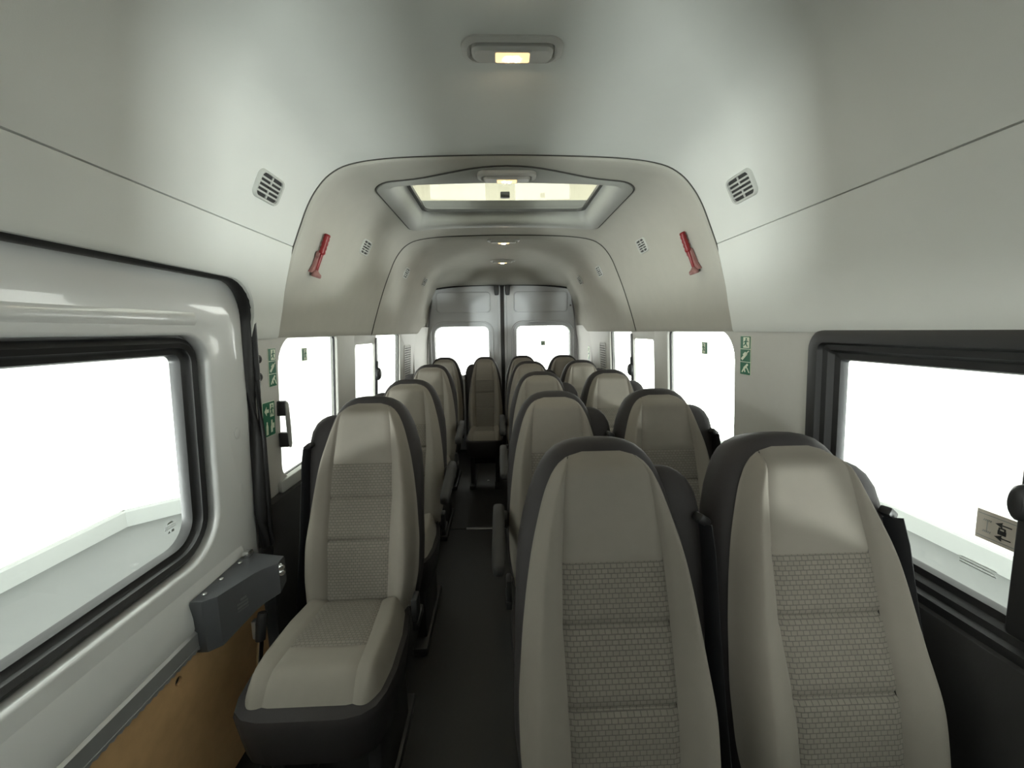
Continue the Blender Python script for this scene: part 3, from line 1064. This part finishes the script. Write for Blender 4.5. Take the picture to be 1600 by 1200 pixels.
cush_list = [('cushion_pad', patch(0.0, 0.235, lambda t: -chw(t), chw, csurf, 22, 14), 'weave'),
             ('cushion_front', patch(0.235, 0.40, lambda t: -min(chw(t), cw(t)), lambda t: min(chw(t), cw(t)), csurf, 20, 14), 'beige'),
             ('cushion_side', patch(0.0, 0.40, lambda t: -cw(t), lambda t: -min(chw(t), cw(t)), csurf, 34, 12), 'beige'),
             ('cushion_side', patch(0.0, 0.40, lambda t: min(chw(t), cw(t)), cw, csurf, 34, 12), 'beige')]


def base_me():
    loops = []
    ts = [0.0, 0.05, 0.14, 0.26, 0.33, 0.37, 0.392, 0.401]
    out = [(cw(t) + 0.003, -t * 1.010) for t in ts] + [(0.05, -0.406)]
    ring = out + [(-x, y) for x, y in reversed(out)]
    for z, k in ((-0.155, 0.86), (-0.14, 0.93), (-0.06, 0.985), (-0.02, 1.0), (-0.008, 0.985)):
        loops.append([(x * k, -0.2 + (y + 0.2) * k, z + (0.012 * (-y / 0.4) if z > -0.1 else 0) - (0.012 if z > -0.04 else 0)) for x, y in ring])
    return loft(loops, True, True, True, ang=1.0)


def hump_me(sd):
    """belt reel cover rising behind the outer shoulder"""
    loops = []
    pts = [(0.20, 0.045, 0.03), (0.30, 0.058, 0.035), (0.45, 0.070, 0.040), (0.54, 0.071, 0.042), (0.59, 0.066, 0.042), (0.62, 0.056, 0.038), (0.638, 0.042, 0.030), (0.648, 0.026, 0.022), (0.653, 0.01, 0.012)]
    for s, a, d in pts:
        cx = lerp([(0.2, 0.170), (0.45, 0.166), (0.55, 0.164), (0.60, 0.160), (0.653, 0.150)], s)
        loops.append([(sd * (cx + a * math.copysign(abs(math.cos(t)) ** 0.7, math.cos(t))), 0.086 + d * math.copysign(abs(math.sin(t)) ** 0.7, math.sin(t)), s) for t in [2 * math.pi * j / 24 for j in range(24)]])
    return loft(loops, True, True, True, ang=1.2)


def strap_me(path, wdt, th, wdir):
    loops = []
    P = [Vector(p) for p in path]
    for i, p in enumerate(P):
        a = P[max(i - 1, 0)]
        b = P[min(i + 1, len(P) - 1)]
        t = (b - a).normalized()
        wv = Vector(wdir)
        wv = (wv - t * wv.dot(t)).normalized()
        n = t.cross(wv)
        loops.append([p + wv * (wdt / 2 * x) + n * (th / 2 * y) for x, y in ((-1, -0.4), (-0.92, -1), (0.92, -1), (1, -0.4), (1, 0.4), (0.92, 1), (-0.92, 1), (-1, 0.4))])
    return loft(loops, True, True, True, ang=0.5)


def seat_meshes(sd):
    R = {}
    R['hump'] = hump_me(sd)
    R['guide'] = smooth_sharp(mesh_join([box_me(-0.018, 0.018, -0.012, 0.012, -0.010, 0.010, 0.005)]))
    p1 = [(sd * 0.226, 0.038, 0.525), (sd * 0.226, 0.034, 0.47), (sd * 0.221, 0.035, 0.34), (sd * 0.213, 0.03, 0.18), (sd * 0.212, 0.03, 0.02), (sd * 0.206, 0.03, -0.10)]
    p2 = [(sd * 0.224, 0.085, 0.50), (sd * 0.218, 0.085, 0.42), (sd * 0.211, 0.08, 0.25), (sd * 0.210, 0.075, 0.05), (sd * 0.204, 0.07, -0.12)]
    R['strap'] = strap_me(p1, 0.046, 0.003, (0.22 * sd, -0.97, 0))
    R['strap2'] = strap_me(p2, 0.046, 0.003, (0.12 * sd, -0.99, 0))
    return R


def mesh_join(ms):
    bm = bmesh.new()
    for m in ms:
        bm.from_mesh(m)
    me = bpy.data.meshes.new('join')
    bm.to_mesh(me)
    bm.free()
    return me


SHELL, BASE = shell_me(), base_me()
SIDE = {1: seat_meshes(1), -1: seat_meshes(-1)}
FR = {}
FR['leg'] = smooth_sharp(box_me(-0.02, 0.02, -0.30, -0.02, -0.40, 0, 0.008))
FR['foot'] = smooth_sharp(box_me(-0.03, 0.03, -0.36, 0.05, -0.43, -0.395, 0.006))
FR['bar'] = smooth_sharp(box_me(-0.15, 0.15, -0.24, -0.08, -0.24, -0.14, 0.01))
# armrest: tapered rounded bar pointing forward
al = []
for y, wv, h0, h1 in ((0.03, 0.016, -0.028, 0.030), (0.02, 0.021, -0.036, 0.038), (-0.05, 0.022, -0.034, 0.036), (-0.18, 0.022, -0.026, 0.028), (-0.27, 0.022, -0.024, 0.024), (-0.30, 0.018, -0.020, 0.020), (-0.308, 0.010, -0.010, 0.010)):
    al.append([(x, y, (h0 + h1) / 2 + z) for x, z in rrect(-wv, wv, -(h1 - h0) / 2, (h1 - h0) / 2, min(wv, (h1 - h0) / 2) * 0.7, 3)])
FR['arm'] = loft(al, True, True, True, ang=0.9)
FR['hub'] = cyl_me((-0.028, 0, 0), (0.028, 0, 0), 0.032, bev=0.006)
FR['lever'] = smooth_sharp(box_me(-0.011, 0.011, -0.07, 0.02, -0.016, 0.016, 0.006))
FR['buckle'] = smooth_sharp(box_me(-0.010, 0.010, -0.05, 0.0, -0.03, 0.05, 0.006))
FR['bolt'] = cyl_me((-0.006, 0, 0), (0.006, 0, 0), 0.010)
for me, m in ((SHELL, 'shell'), (BASE, 'shell')):
    me.materials.append(M[m])
for _, me, m in pad_list + cush_list:
    me.materials.append(M[m])


def seat(x, ytop, label, sd=1, arms=(), sx=1.0, dz=0.0, ps=0.43, group='passenger seats'):
    t = empty('passenger_seat', (x, ytop - 0.246, 0))
    tag(t, label, 'seat', group)
    t.scale = (sx, 1, 1)
    b = obj('backrest', SHELL, None, t, smooth=None)
    b.location = (0, 0, ps + dz)
    b.rotation_euler = (-REC, 0, 0)
    for nm, me, m in pad_list:
        obj(nm, me, None, b, smooth=None)
    S = SIDE[sd]
    h = obj('belt_reel_cover', S['hump'], M['shell'], b, smooth=None)
    gd = obj('belt_guide', S['guide'], M['blackp'], b, smooth=None)
    gd.location = (sd * 0.222, 0.040, 0.535)
    gd.rotation_euler = (0.3, sd * 0.5, sd * 0.5)
    obj('seat_belt', S['strap'], M['belt'], b, smooth=None)
    obj('seat_belt', S['strap2'], M['belt'], b, smooth=None)
    c = obj('cushion', BASE, None, t, smooth=None)
    c.location = (0, 0.0, ps + 0.015 + dz)
    for nm, me, m in cush_list:
        obj(nm, me, None, c, smooth=None)
    for q in (-1, 1):
        l = obj('leg', FR['leg'], M['blackp'], t, smooth=None)
        l.location = (q * 0.13, 0, ps - 0.02 + dz)
        l.scale = (1, 1, (ps - 0.02 + dz - 0.035) / 0.40)
        ft = obj('foot_rail', FR['foot'], M['blackp'], t, smooth=None)
        ft.location = (q * 0.13, 0, 0.43)
    fb = obj('crossbar', FR['bar'], M['blackp'], t, smooth=None)
    fb.location = (0, 0, ps + dz)
    for q in arms:
        hb = obj('armrest_hub', FR['hub'], M['blackp'], t, smooth=None)
        hb.location = (q * 0.222, 0.085, ps + 0.21 + dz)
        a = obj('armrest', FR['arm'], M['dark'], t, smooth=None)
        a.location = (q * 0.232, 0.085, ps + 0.225 + dz)
        a.rotation_euler = (0.10, 0, 0)
    bk = obj('belt_buckle', FR['buckle'], M['blackp'], t, smooth=None)
    bk.location = (-sd * 0.199, -0.02, ps + 0.01 + dz)
    bt = obj('pivot_bolt', FR['bolt'], M['chrome'], t, smooth=None)
    bt.location = (-sd * 0.192, 0.0, ps + 0.02 + dz)
    lv = obj('recline_lever', FR['lever'], M['blackp'], t, smooth=None)
    lv.location = (-sd * 0.200, 0.0, ps - 0.035 + dz)
    return t


ar = (-1,)
seat(0.180, 0.84, 'large foreground beige seat nearest the aisle in the front right pair')
seat(0.612, 0.845, 'large foreground beige seat beside the black framed right window')
seat(0.178, 1.54, 'aisle seat of the second right-hand pair, behind the large foreground aisle seat', 1, ar)
seat(0.606, 1.55, 'window seat of the second right-hand pair, beside the window with a green sticker', 1)
seat(0.205, 2.31, 'aisle seat of the third right-hand pair counted from the front', 1, ar)
seat(0.636, 2.35, 'window seat of the third right-hand pair, in front of a sliding window knob', 1)
seat(0.205, 3.13, 'aisle seat of the fourth right-hand pair, directly ahead of the rear bench row', 1, ar)
seat(0.632, 3.15, 'window seat of the fourth right-hand pair, next to the right rear pillar', 1)
seat(0.190, 3.86, 'rear row seat just right of the aisle, before the right rear door', 1, (), 0.93)
seat(0.608, 3.86, 'rear row seat in the right-hand corner under the rear door window', 1)
seat(-0.530, 1.455, 'single seat on the left with its whole cushion visible, behind the sliding door', -1, ps=0.435)
seat(-0.525, 2.06, 'second single seat in the left row, partly hidden behind the foremost one', -1, (1,), dz=-0.005)
seat(-0.560, 2.95, 'third single seat in the left row, beside the left sliding window', -1, (1,))
seat(-0.575, 3.76, 'rear row seat in the left-hand corner, before the left rear door', -1, (), 0.93)
seat(-0.183, 3.76, 'rear row seat at the end of the aisle with cushion facing the camera', -1, (), 0.83)


# the two cab seats behind the camera, facing forward
HR = loft([[(x, y + 0.06, z) for x, y in rrect(-a, a, -b, b, min(a, b) * 0.8, 4)] for z, a, b in ((0.70, 0.09, 0.025), (0.715, 0.115, 0.04), (0.76, 0.125, 0.045), (0.83, 0.12, 0.045), (0.875, 0.10, 0.038), (0.89, 0.07, 0.02))], True, True, True, ang=0.9)
for x, lb in ((0.46, 'driver seat facing the windscreen behind the camera'), (-0.42, 'front passenger seat facing the windscreen behind the camera')):
    t = seat(x, 0, lb, 1, (), 1.12, 0.10, group='cab seats')
    t.location = (x, -0.62, 0)
    t.rotation_euler = (0, 0, math.pi)
    bk_ = [c for c in t.children if c.name.startswith('backrest')][0]
    obj('headrest', HR, M['shell'], bk_, smooth=None)


# ------------------------------------------------------------------ fittings on the headliner
def on_roof(o, side, y, z, d=0.0, roll_=0.0):
    """put o on the headliner flank: local x along the bus, local y up the flank, local z into the cabin"""
    x = prof_x(z)
    za, zb = z + 0.03, z - 0.03
    tv = Vector((side * (prof_x(za) - prof_x(zb)), 0, za - zb)).normalized()
    uv = Vector((0, 1, 0)) * side
    nv = uv.cross(tv)
    if nv.x * side > 0:
        nv = -nv
        uv = -uv
    p = Vector((side * (x + d), y, z))
    Mx = Matrix(((uv.x, tv.x, nv.x, p.x), (uv.y, tv.y, nv.y, p.y), (uv.z, tv.z, nv.z, p.z), (0, 0, 0, 1)))
    o.matrix_world = Mx @ Matrix.Rotation(roll_, 4, 'Z')
    return o


def lp3(L):
    return loft([[(a, b, d) for a, b in P] for P, d in L], True, ang=0.7)


VF = lp3([(rrect(-0.058, 0.058, -0.041, 0.041, 0.02), -0.002), (rrect(-0.057, 0.057, -0.040, 0.040, 0.019), 0.006), (rrect(-0.055, 0.055, -0.038, 0.038, 0.017), 0.009), (rrect(-0.050, 0.050, -0.033, 0.033, 0.013), 0.008), (rrect(-0.049, 0.049, -0.032, 0.032, 0.012), -0.006)])
VB = box_me(-0.051, 0.051, -0.034, 0.034, 0.0008, 0.0018)
VS = smooth_sharp(box_me(-0.049, 0.049, -0.0028, 0.0028, 0.0018, 0.0062, 0.001))
VD = smooth_sharp(box_me(-0.0025, 0.0025, -0.032, 0.032, 0.0018, 0.0058, 0.001))
VK = cyl_me((0, 0, 0.002), (0, 0, 0.0085), 0.004)


def vent(side, y, z, label, d=0.0, s=1.0, roll_=0.0):
    t = empty('air_vent')
    tag(t, label, 'air vent', 'round-cornered air vents along the headliner')
    obj('frame', VF, M['ventp'], t, smooth=None)
    obj('back', VB, M['print'], t, smooth=False)
    for k in range(4):
        o = obj('slat', VS, M['ventp'], t, smooth=None)
        o.location = (0, -0.0195 + k * 0.013, 0)
    obj('divider', VD, M['ventp'], t, smooth=None)
    obj('thumb_wheel', VK, M['dark'], t, smooth=None)
    on_roof(t, side, y, z, d, roll_)
    t.scale = (s, s, s)
    return t


for side, nm in ((-1, 'left'), (1, 'right')):
    vent(side, 1.212, 1.774, 'large pale air vent high on the front %s panel near the camera' % nm, 0.015)
    vent(side, 1.995, 1.769, 'air vent on the %s flank of the sunroof section beside the red hammer' % nm, 0, 0.92)
    vent(side, 2.815, 1.766, 'larger-looking air vent of the two on the rear %s headliner panel' % nm, -0.006, 0.95)
    vent(side, 3.44, 1.782, 'farthest small air vent on the %s close to the rear doors' % nm, -0.006, 0.95)

# red emergency hammers
HG = []
for k in range(15):
    v = 0.012 + k * 0.0058
    w_ = 0.0125 if k % 3 else 0.0105
    if k in (0, 14):
        w_ = 0.009
    HG.append([(x, v, z + 0.014) for x, z in [(w_ * math.cos(2 * math.pi * j / 14), w_ * math.sin(2 * math.pi * j / 14)) for j in range(14)]])
HGm = loft(HG, True, True, True, ang=0.8)
HS = loft([[(x * w_, v, 0.014 + z * w_) for x, z in [(math.cos(2 * math.pi * j / 12), math.sin(2 * math.pi * j / 12)) for j in range(12)]] for v, w_ in ((0.014, 0.008), (-0.02, 0.007), (-0.055, 0.007), (-0.060, 0.005))], True, True, True, ang=0.8)
HH = loft([[(x * a, v, 0.004 + (z * 0.5 + 0.5) * b) for x, z in [(math.cos(2 * math.pi * j / 20), math.sin(2 * math.pi * j / 20)) for j in range(20)]] for v, a, b in ((-0.050, 0.008, 0.016), (-0.058, 0.016, 0.022), (-0.064, 0.025, 0.030), (-0.072, 0.027, 0.032), (-0.078, 0.025, 0.030))], True, True, True, ang=0.8)
HB = loft([[(x, v, z) for x, z in ((-a, 0), (-a, 0.010), (-a * 0.6, 0.013), (a * 0.6, 0.013), (a, 0.010), (a, 0))] for v, a in ((0.02, 0.010), (-0.01, 0.013), (-0.04, 0.017), (-0.066, 0.030))], True, True, True, ang=0.5)
HC = smooth_sharp(box_me(-0.020, -0.012, -0.004, 0.016, 0.002, 0.016, 0.002))
for side, nm in ((-1, 'left'), (1, 'right')):
    t = tag(empty('emergency_hammer'), 'red emergency hammer in its bracket on the %s side of the headliner' % nm, 'hammer', 'emergency hammers')
    obj('handle', HGm, M['red'], t, smooth=None)
    obj('shaft', HS, M['red'], t, smooth=None)
    obj('hammer_head', HH, M['redgrey'], t, smooth=None)
    obj('bracket', HB, M['redgrey'], t, smooth=None)
    obj('clip', HC, M['redgrey'], t, smooth=None)
    on_roof(t, side, 1.571, 1.648, -0.004, 0.0)

# roof lamps
BZ = [(rrect(-0.112, 0.112, -0.042, 0.042, 0.034, 8), 0.006), (rrect(-0.110, 0.110, -0.040, 0.040, 0.033, 8), -0.004), (rrect(-0.098, 0.098, -0.031, 0.031, 0.026, 8), -0.009), (rrect(-0.092, 0.092, -0.026, 0.026, 0.018, 8), -0.004), (rrect(-0.0915, 0.0915, -0.0255, 0.0255, 0.018, 8), 0.003)]
BZm = lp3(BZ)
IN = loft([[(a, b, d) for a, b in P] for P, d in ((rrect(-0.088, 0.088, -0.0225, 0.0225, 0.016, 8), 0.004), (rrect(-0.088, 0.088, -0.0225, 0.0225, 0.016, 8), -0.010), (rrect(-0.082, 0.082, -0.018, 0.018, 0.012, 8), -0.016))], True, False, True, ang=0.6)
LN = loft([[(a, b, d) for a, b in P] for P, d in ((rrect(-0.037, 0.037, -0.015, 0.015, 0.004, 3), -0.013), (rrect(-0.037, 0.037, -0.015, 0.015, 0.004, 3), -0.0185), (rrect(-0.034, 0.034, -0.012, 0.012, 0.003, 3), -0.020))], True, False, True, ang=0.5)
LR = lp3([(rrect(-0.041, 0.041, -0.019, 0.019, 0.005, 3), -0.014), (rrect(-0.041, 0.041, -0.019, 0.019, 0.005, 3), -0.0178), (rrect(-0.0372, 0.0372, -0.0152, 0.0152, 0.004, 3), -0.0178)])
BLB = cyl_me((0, 0.002, -0.018), (0, 0.002, -0.0225), 0.005)
for y, z, sc_, lb in ((0.925, 1.957, 1.0, 'nearest oblong roof lamp glowing warm on the plain front ceiling'),
                      (1.535, 1.925, 1.0, 'lit roof lamp set in the front bulge of the sunroof frame'),
                      (2.60, 1.932, 0.95, 'lit roof lamp just behind the sunroof section'),
                      (3.33, 1.932, 0.95, 'farthest lit roof lamp, towards the rear doors')):
    t = tag(empty('roof_lamp', (0, y, z)), lb, 'lamp', 'warm roof lamps')
    obj('bezel', BZm, M['lampgrey'], t, smooth=None)
    obj('housing', IN, M['lampgrey'], t, smooth=None)
    obj('lens_rim', LR, M['lampgrey'], t, smooth=None)
    obj('lens', LN, M['warm'], t, smooth=None)
    for q in (-0.008, 0.008):
        bl = obj('bulb', BLB, M['bulb'], t, smooth=None)
        bl.location = (q, 0, 0)
    t.scale = (sc_, sc_, sc_)


# ------------------------------------------------------------------ stickers
def limb(a, b, w_):
    a, b = Vector(a), Vector(b)
    n = (b - a).normalized()
    n = Vector((-n.y, n.x)) * w_ / 2
    return [tuple(a + n), tuple(a - n), tuple(b - n), tuple(b + n)]


def disc(c, r_, n=10):
    return [(c[0] + r_ * math.cos(2 * math.pi * i / n), c[1] + r_ * math.sin(2 * math.pi * i / n)) for i in range(n)]


FIG = {
    'door': [[(0.30, 0.05), (0.92, 0.05), (0.92, 0.95), (0.30, 0.95)]],
    'runner_dark': [disc((0.62, 0.80), 0.08), limb((0.60, 0.70), (0.56, 0.42), 0.16), limb((0.56, 0.44), (0.36, 0.22), 0.09), limb((0.56, 0.42), (0.74, 0.16), 0.09), limb((0.60, 0.66), (0.36, 0.52), 0.07), limb((0.62, 0.66), (0.84, 0.56), 0.07)],
    'hand': [limb((0.15, 0.15), (0.60, 0.62), 0.22), limb((0.50, 0.60), (0.88, 0.90), 0.10), limb((0.30, 0.55), (0.55, 0.78), 0.12), disc((0.62, 0.66), 0.12)],
    'climber': [disc((0.72, 0.82), 0.10), limb((0.66, 0.74), (0.40, 0.50), 0.20), limb((0.40, 0.52), (0.52, 0.20), 0.11), limb((0.40, 0.50), (0.20, 0.16), 0.11), limb((0.62, 0.66), (0.80, 0.42), 0.09), limb((0.80, 0.40), (0.92, 0.16), 0.08)],
    'arrow': [[(0.05, 0.5), (0.5, 0.9), (0.5, 0.65), (0.95, 0.65), (0.95, 0.35), (0.5, 0.35), (0.5, 0.1)]],
    'bottle': [[(0.25, 0.05), (0.72, 0.05), (0.72, 0.62), (0.60, 0.78), (0.60, 0.92), (0.38, 0.92), (0.38, 0.78), (0.25, 0.62)]],
    'kit': [[(0.15, 0.1), (0.55, 0.1), (0.55, 0.35), (0.9, 0.35), (0.9, 0.7), (0.55, 0.7), (0.55, 0.95), (0.25, 0.95), (0.25, 0.6), (0.15, 0.5)]],
}


def picto(polys, box, fn, m, parent, nm, lift=0.0016):
    y0, y1, z0, z1 = box
    g_ = lambda a, b, d: fn(y0 + (y1 - y0) * a, z0 + (z1 - z0) * b, d + lift)
    return obj(nm, flat_poly(polys, g_), M[m], parent, smooth=False)


def strip_sign(side, y0, y1, z0, z1, label, off=-0.006, mirror=False, fn=None):
    t = tag(empty('escape_sign', (0, 0, 0)), label, 'sign', 'green escape signs')
    fn = fn or wall_fn(side, off)
    obj('border', plate(rrect(y0, y1, z0, z1, 0.003, 2), [], 0.0012, 0, fn), M['signw'], t, smooth=False)
    h = (z1 - z0) / 3
    a, b = (y1, y0) if mirror else (y0, y1)
    e = 0.0022 * (1 if b > a else -1)
    kinds = ['climber', 'hand', 'exit']
    for k in range(3):
        q0, q1 = z0 + k * h + 0.0012, z0 + (k + 1) * h - 0.0012
        obj('field', plate([(y0 + 0.002, q0), (y1 - 0.002, q0), (y1 - 0.002, q1), (y0 + 0.002, q1)], [], 0.0012, 0, lambda aa, bb, d: fn(aa, bb, d + 0.0008)), M['green'], t, smooth=False)
        bx_ = (a + e, b - e, q0 + 0.001, q1 - 0.001)
        if kinds[k] == 'exit':
            picto(FIG['door'], bx_, fn, 'signw', t, 'pictogram')
            picto(FIG['runner_dark'], bx_, fn, 'green', t, 'figure', 0.0024)
        else:
            picto(FIG[kinds[k]], bx_, fn, 'signw', t, 'pictogram')
    return t


strip_sign(-1, 1.385, 1.432, 1.162, 1.300, 'tall green three-panel escape sign on the left pillar above the square sign')
strip_sign(1, 1.345, 1.405, 1.178, 1.320, 'tall green three-panel escape sign on the right pillar beside the window', mirror=True)
pf = lambda a, b, d: (0.842 - d * 0.9 - (a - 3.9) * 0.04, a, b)
strip_sign(1, 3.80, 3.885, 0.98, 1.19, 'narrow green escape sign on the right rear pillar', mirror=True, fn=lambda a, b, d: (0.8585 - (a - 3.80) * 0.06 - d, a, b))
# square sign on the left pillar
t = tag(empty('direction_sign', (0, 0, 0)), 'square green sign with an arrow low on the left pillar', 'sign', 'green escape signs')
fn = wall_fn(-1, -0.006)
y0, y1, z0, z1 = 1.338, 1.412, 0.985, 1.112
obj('border', plate(rrect(y0, y1, z0, z1, 0.003, 2), [], 0.0012, 0, fn), M['signw'], t, smooth=False)
obj('field', plate(rrect(y0 + 0.002, y1 - 0.002, z0 + 0.002, z1 - 0.002, 0.003, 2), [], 0.0012, 0, wall_fn(-1, -0.0068)), M['green'], t, smooth=False)
ym, zm = (y0 + y1) / 2, (z0 + z1) / 2
picto(FIG['arrow'], (y0 + 0.008, ym - 0.001, zm + 0.01, z1 - 0.012), fn, 'signw', t, 'arrow')
picto(FIG['door'], (ym - 0.006, y1 - 0.006, zm + 0.004, z1 - 0.006), fn, 'signw', t, 'pictogram')
picto(FIG['runner_dark'], (ym - 0.006, y1 - 0.006, zm + 0.004, z1 - 0.006), fn, 'green', t, 'figure', 0.0024)
picto(FIG['bottle'], (y0 + 0.010, ym - 0.002, z0 + 0.006, zm - 0.004), fn, 'signw', t, 'pictogram')
picto(FIG['kit'], (ym + 0.002, y1 - 0.006, z0 + 0.008, zm - 0.002), fn, 'signw', t, 'pictogram')


def small_sign(fn, y0, y1, z0, z1, label):
    t = tag(empty('window_sticker', (0, 0, 0)), label, 'sticker', 'small green window stickers')
    obj('border', plate([(y0, z0), (y1, z0), (y1, z1), (y0, z1)], [], 0.0012, 0, fn), M['signw'], t, smooth=False)
    e = (y1 - y0) * 0.08
    obj('field', plate([(y0 + e, z0 + e), (y1 - e, z0 + e), (y1 - e, z1 - e), (y0 + e, z1 - e)], [], 0.0012, 0, lambda a, b, d: fn(a, b, d + 0.0008)), M['green'], t, smooth=False)
    picto(FIG['door'], (y0 + e, y1 - e, z0 + e, z1 - e), fn, 'signw', t, 'pictogram')
    picto(FIG['runner_dark'], (y0 + e, y1 - e, z0 + e, z1 - e), fn, 'green', t, 'figure', 0.0024)


small_sign(wall_fn(-1, 0.012), 1.655, 1.700, 1.235, 1.290, 'small green sticker on the left window behind the pillar')
small_sign(wall_fn(1, 0.012), 1.665, 1.715, 1.235, 1.290, 'small green sticker on the right window behind the pillar')
small_sign(lambda a, b, d: (a, 4.303 - d, b), 0.425, 0.475, 1.185, 1.235, 'small green sticker on the right rear door window')

# lock notice on the near right window
t = tag(empty('lock_notice', (0, 0, 0)), 'beige lock notice with two arrows on the near right window', 'sticker')
fn = wall_fn(1, 0.030)
y0, y1, z0, z1 = 0.615, 0.694, 0.928, 0.988
obj('sheet', plate([(y0, z0), (y1, z0), (y1, z1), (y0, z1)], [], 0.0012, 0, fn), M['note'], t, smooth=False)
for q in (0.88, 0.12):
    picto([limb((0.04, q), (0.96, q), 0.02)], (y1, y0, z0, z1), fn, 'greyprint', t, 'ruled_line')
ar_ = [[(0.0, 0.5), (0.45, 0.95), (0.40, 0.58), (1.0, 0.58), (1.0, 0.42), (0.40, 0.42), (0.45, 0.05)]]
picto(ar_, (y1 - 0.030, y1 - 0.054, z1 - 0.024, z1 - 0.011), fn, 'print', t, 'arrow')
picto(ar_, (y1 - 0.030, y1 - 0.054, z0 + 0.010, z0 + 0.023), fn, 'print', t, 'arrow')
picto([[(0.1, 0.0), (0.9, 0.0), (0.9, 0.55), (0.1, 0.55)], limb((0.22, 0.5), (0.22, 0.82), 0.14), limb((0.78, 0.5), (0.78, 0.82), 0.14), limb((0.16, 0.86), (0.84, 0.86), 0.16)], (y1 - 0.033, y1 - 0.048, z0 + 0.023, z0 + 0.038), fn, 'print', t, 'padlock')
picto([limb((0.2 + 0.13 * i, 0.1 + 0.8 * (j)), (0.28 + 0.13 * i, 0.2 + 0.8 * j), 0.05) for i in range(5) for j in (0, 0.9)] + [limb((0.5, 0.1), (0.5, 0.9), 0.04)], (y1 - 0.008, y1 - 0.028, z0 + 0.014, z1 - 0.014), fn, 'greyprint', t, 'key_drawing')

# ------------------------------------------------------------------ left pillar fittings
for z in (1.267, 1.206):
    t = tag(empty('pillar_screw', (0, 0, 0)), '%s black screw cap on the left door pillar' % ('upper' if z > 1.25 else 'lower'), 'screw', 'screw caps on the left pillar')
    x = -(wx(z) - 0.006)
    obj('washer', cyl_me((x, 1.328, z), (x + 0.006, 1.328, z), 0.014), M['blackp'], t, smooth=None)
    obj('head', cyl_me((x + 0.003, 1.328, z), (x + 0.010, 1.328, z), 0.008, n=6), M['dark'], t, smooth=None)
t = tag(empty('grab_handle', (0, 0, 0)), 'small dark upright grab handle beside the square green sign', 'handle')
xh = -0.862
obj('grip', tube_me([(xh + 0.024, 1.438, z) for z in (0.925, 0.94, 1.0, 1.06, 1.09, 1.10)], [0.004, 0.007, 0.008, 0.008, 0.007, 0.004], 10), M['frame_grey'], t, smooth=None)
for z in (0.955, 1.075):
    obj('mount', smooth_sharp(box_me(xh - 0.012, xh + 0.022, 1.428, 1.448, z - 0.028, z + 0.028, 0.004)), M['blackp'], t)

# sliding door mechanism box
t = tag(empty('door_mechanism_box', (0, 0, 0)), 'dark grey plastic mechanism box below the rear corner of the sliding door window', 'box')
zt = 0.642


def bx3(zz, k):
    P = [(-0.882, 0.965), (-0.850, 0.965), (-0.822, 0.985), (-0.785, 1.085), (-0.772, 1.105), (-0.742, 1.135), (-0.745, 1.175), (-0.882, 1.205)]
    cx, cy = -0.82, 1.08
    return [(cx + (x - cx) * k, cy + (y - cy) * k, zz) for x, y in P]


lo_ = [[(x, y, z) for x, y, z in bx3(zt - 0.150 + 0.0, 0.985)], bx3(zt - 0.14, 1.0), bx3(zt - 0.008, 1.0), bx3(zt, 0.985)]
for i in (0, 1):    # underside slopes up towards the rear
    lo_[i] = [(x, y, z + max(0, (y - 0.98)) * 0.32) for x, y, z in lo_[i]]
obj('body', loft(lo_, True, True, True, ang=0.35), M['boxgrey'], t, smooth=None)
for x, y in ((-0.862, 0.995), (-0.862, 1.06), (-0.862, 1.14)):
    obj('rivet', cyl_me((x, y, zt - 0.001), (x, y, zt + 0.005), 0.006), M['chrome'], t, smooth=None)
for z in (zt - 0.012, zt - 0.03):
    obj('hinge_bolt', cyl_me((-0.748, 1.145, z), (-0.728, 1.128, z), 0.009), M['chrome'], t, smooth=None)
obj('top_clip', smooth_sharp(box_me(-0.872, -0.850, 1.165, 1.19, zt - 0.002, zt + 0.02, 0.004)), M['chrome'], t)
em = []
p0, p1 = Vector((-0.822, 0.985)), Vector((-0.785, 1.085))
dn = Vector((p1.y - p0.y, -(p1.x - p0.x))).normalized()
fn = lambda a, b, d: tuple((p0 + (p1 - p0) * a + dn * (d + 0.0005)).to_3d() + Vector((0, 0, zt - 0.15 + b)))
obj('raised_lettering', flat_poly([[(0.45, 0.075), (0.75, 0.075), (0.75, 0.081), (0.45, 0.081)], [(0.45, 0.085), (0.75, 0.085), (0.75, 0.091), (0.45, 0.091)], [(0.55, 0.095), (0.72, 0.095), (0.72, 0.102), (0.55, 0.102)], [(0.45, 0.066), (0.75, 0.066), (0.75, 0.070), (0.45, 0.070)]], fn, 0.001), M['boxtext'], t, smooth=False)

# gas strut / buckle hanging beside the first left seat
t = tag(empty('door_strut', (0, 0, 0)), 'black and silver strut under the door mechanism box', 'strut')
obj('sleeve', tube_me([(-0.778, 1.093, 0.508), (-0.780, 1.085, 0.48), (-0.782, 1.076, 0.43)], [0.013, 0.015, 0.014], 12), M['blackp'], t, smooth=None)
obj('rod', tube_me([(-0.782, 1.077, 0.435), (-0.786, 1.055, 0.33), (-0.79, 1.03, 0.10), (-0.79, 1.025, 0.0)], 0.009, 12), M['chrome'], t, smooth=None)
obj('clamp', smooth_sharp(box_me(-0.806, -0.792, 1.075, 1.095, 0.43, 0.49, 0.004)), M['alu'], t)
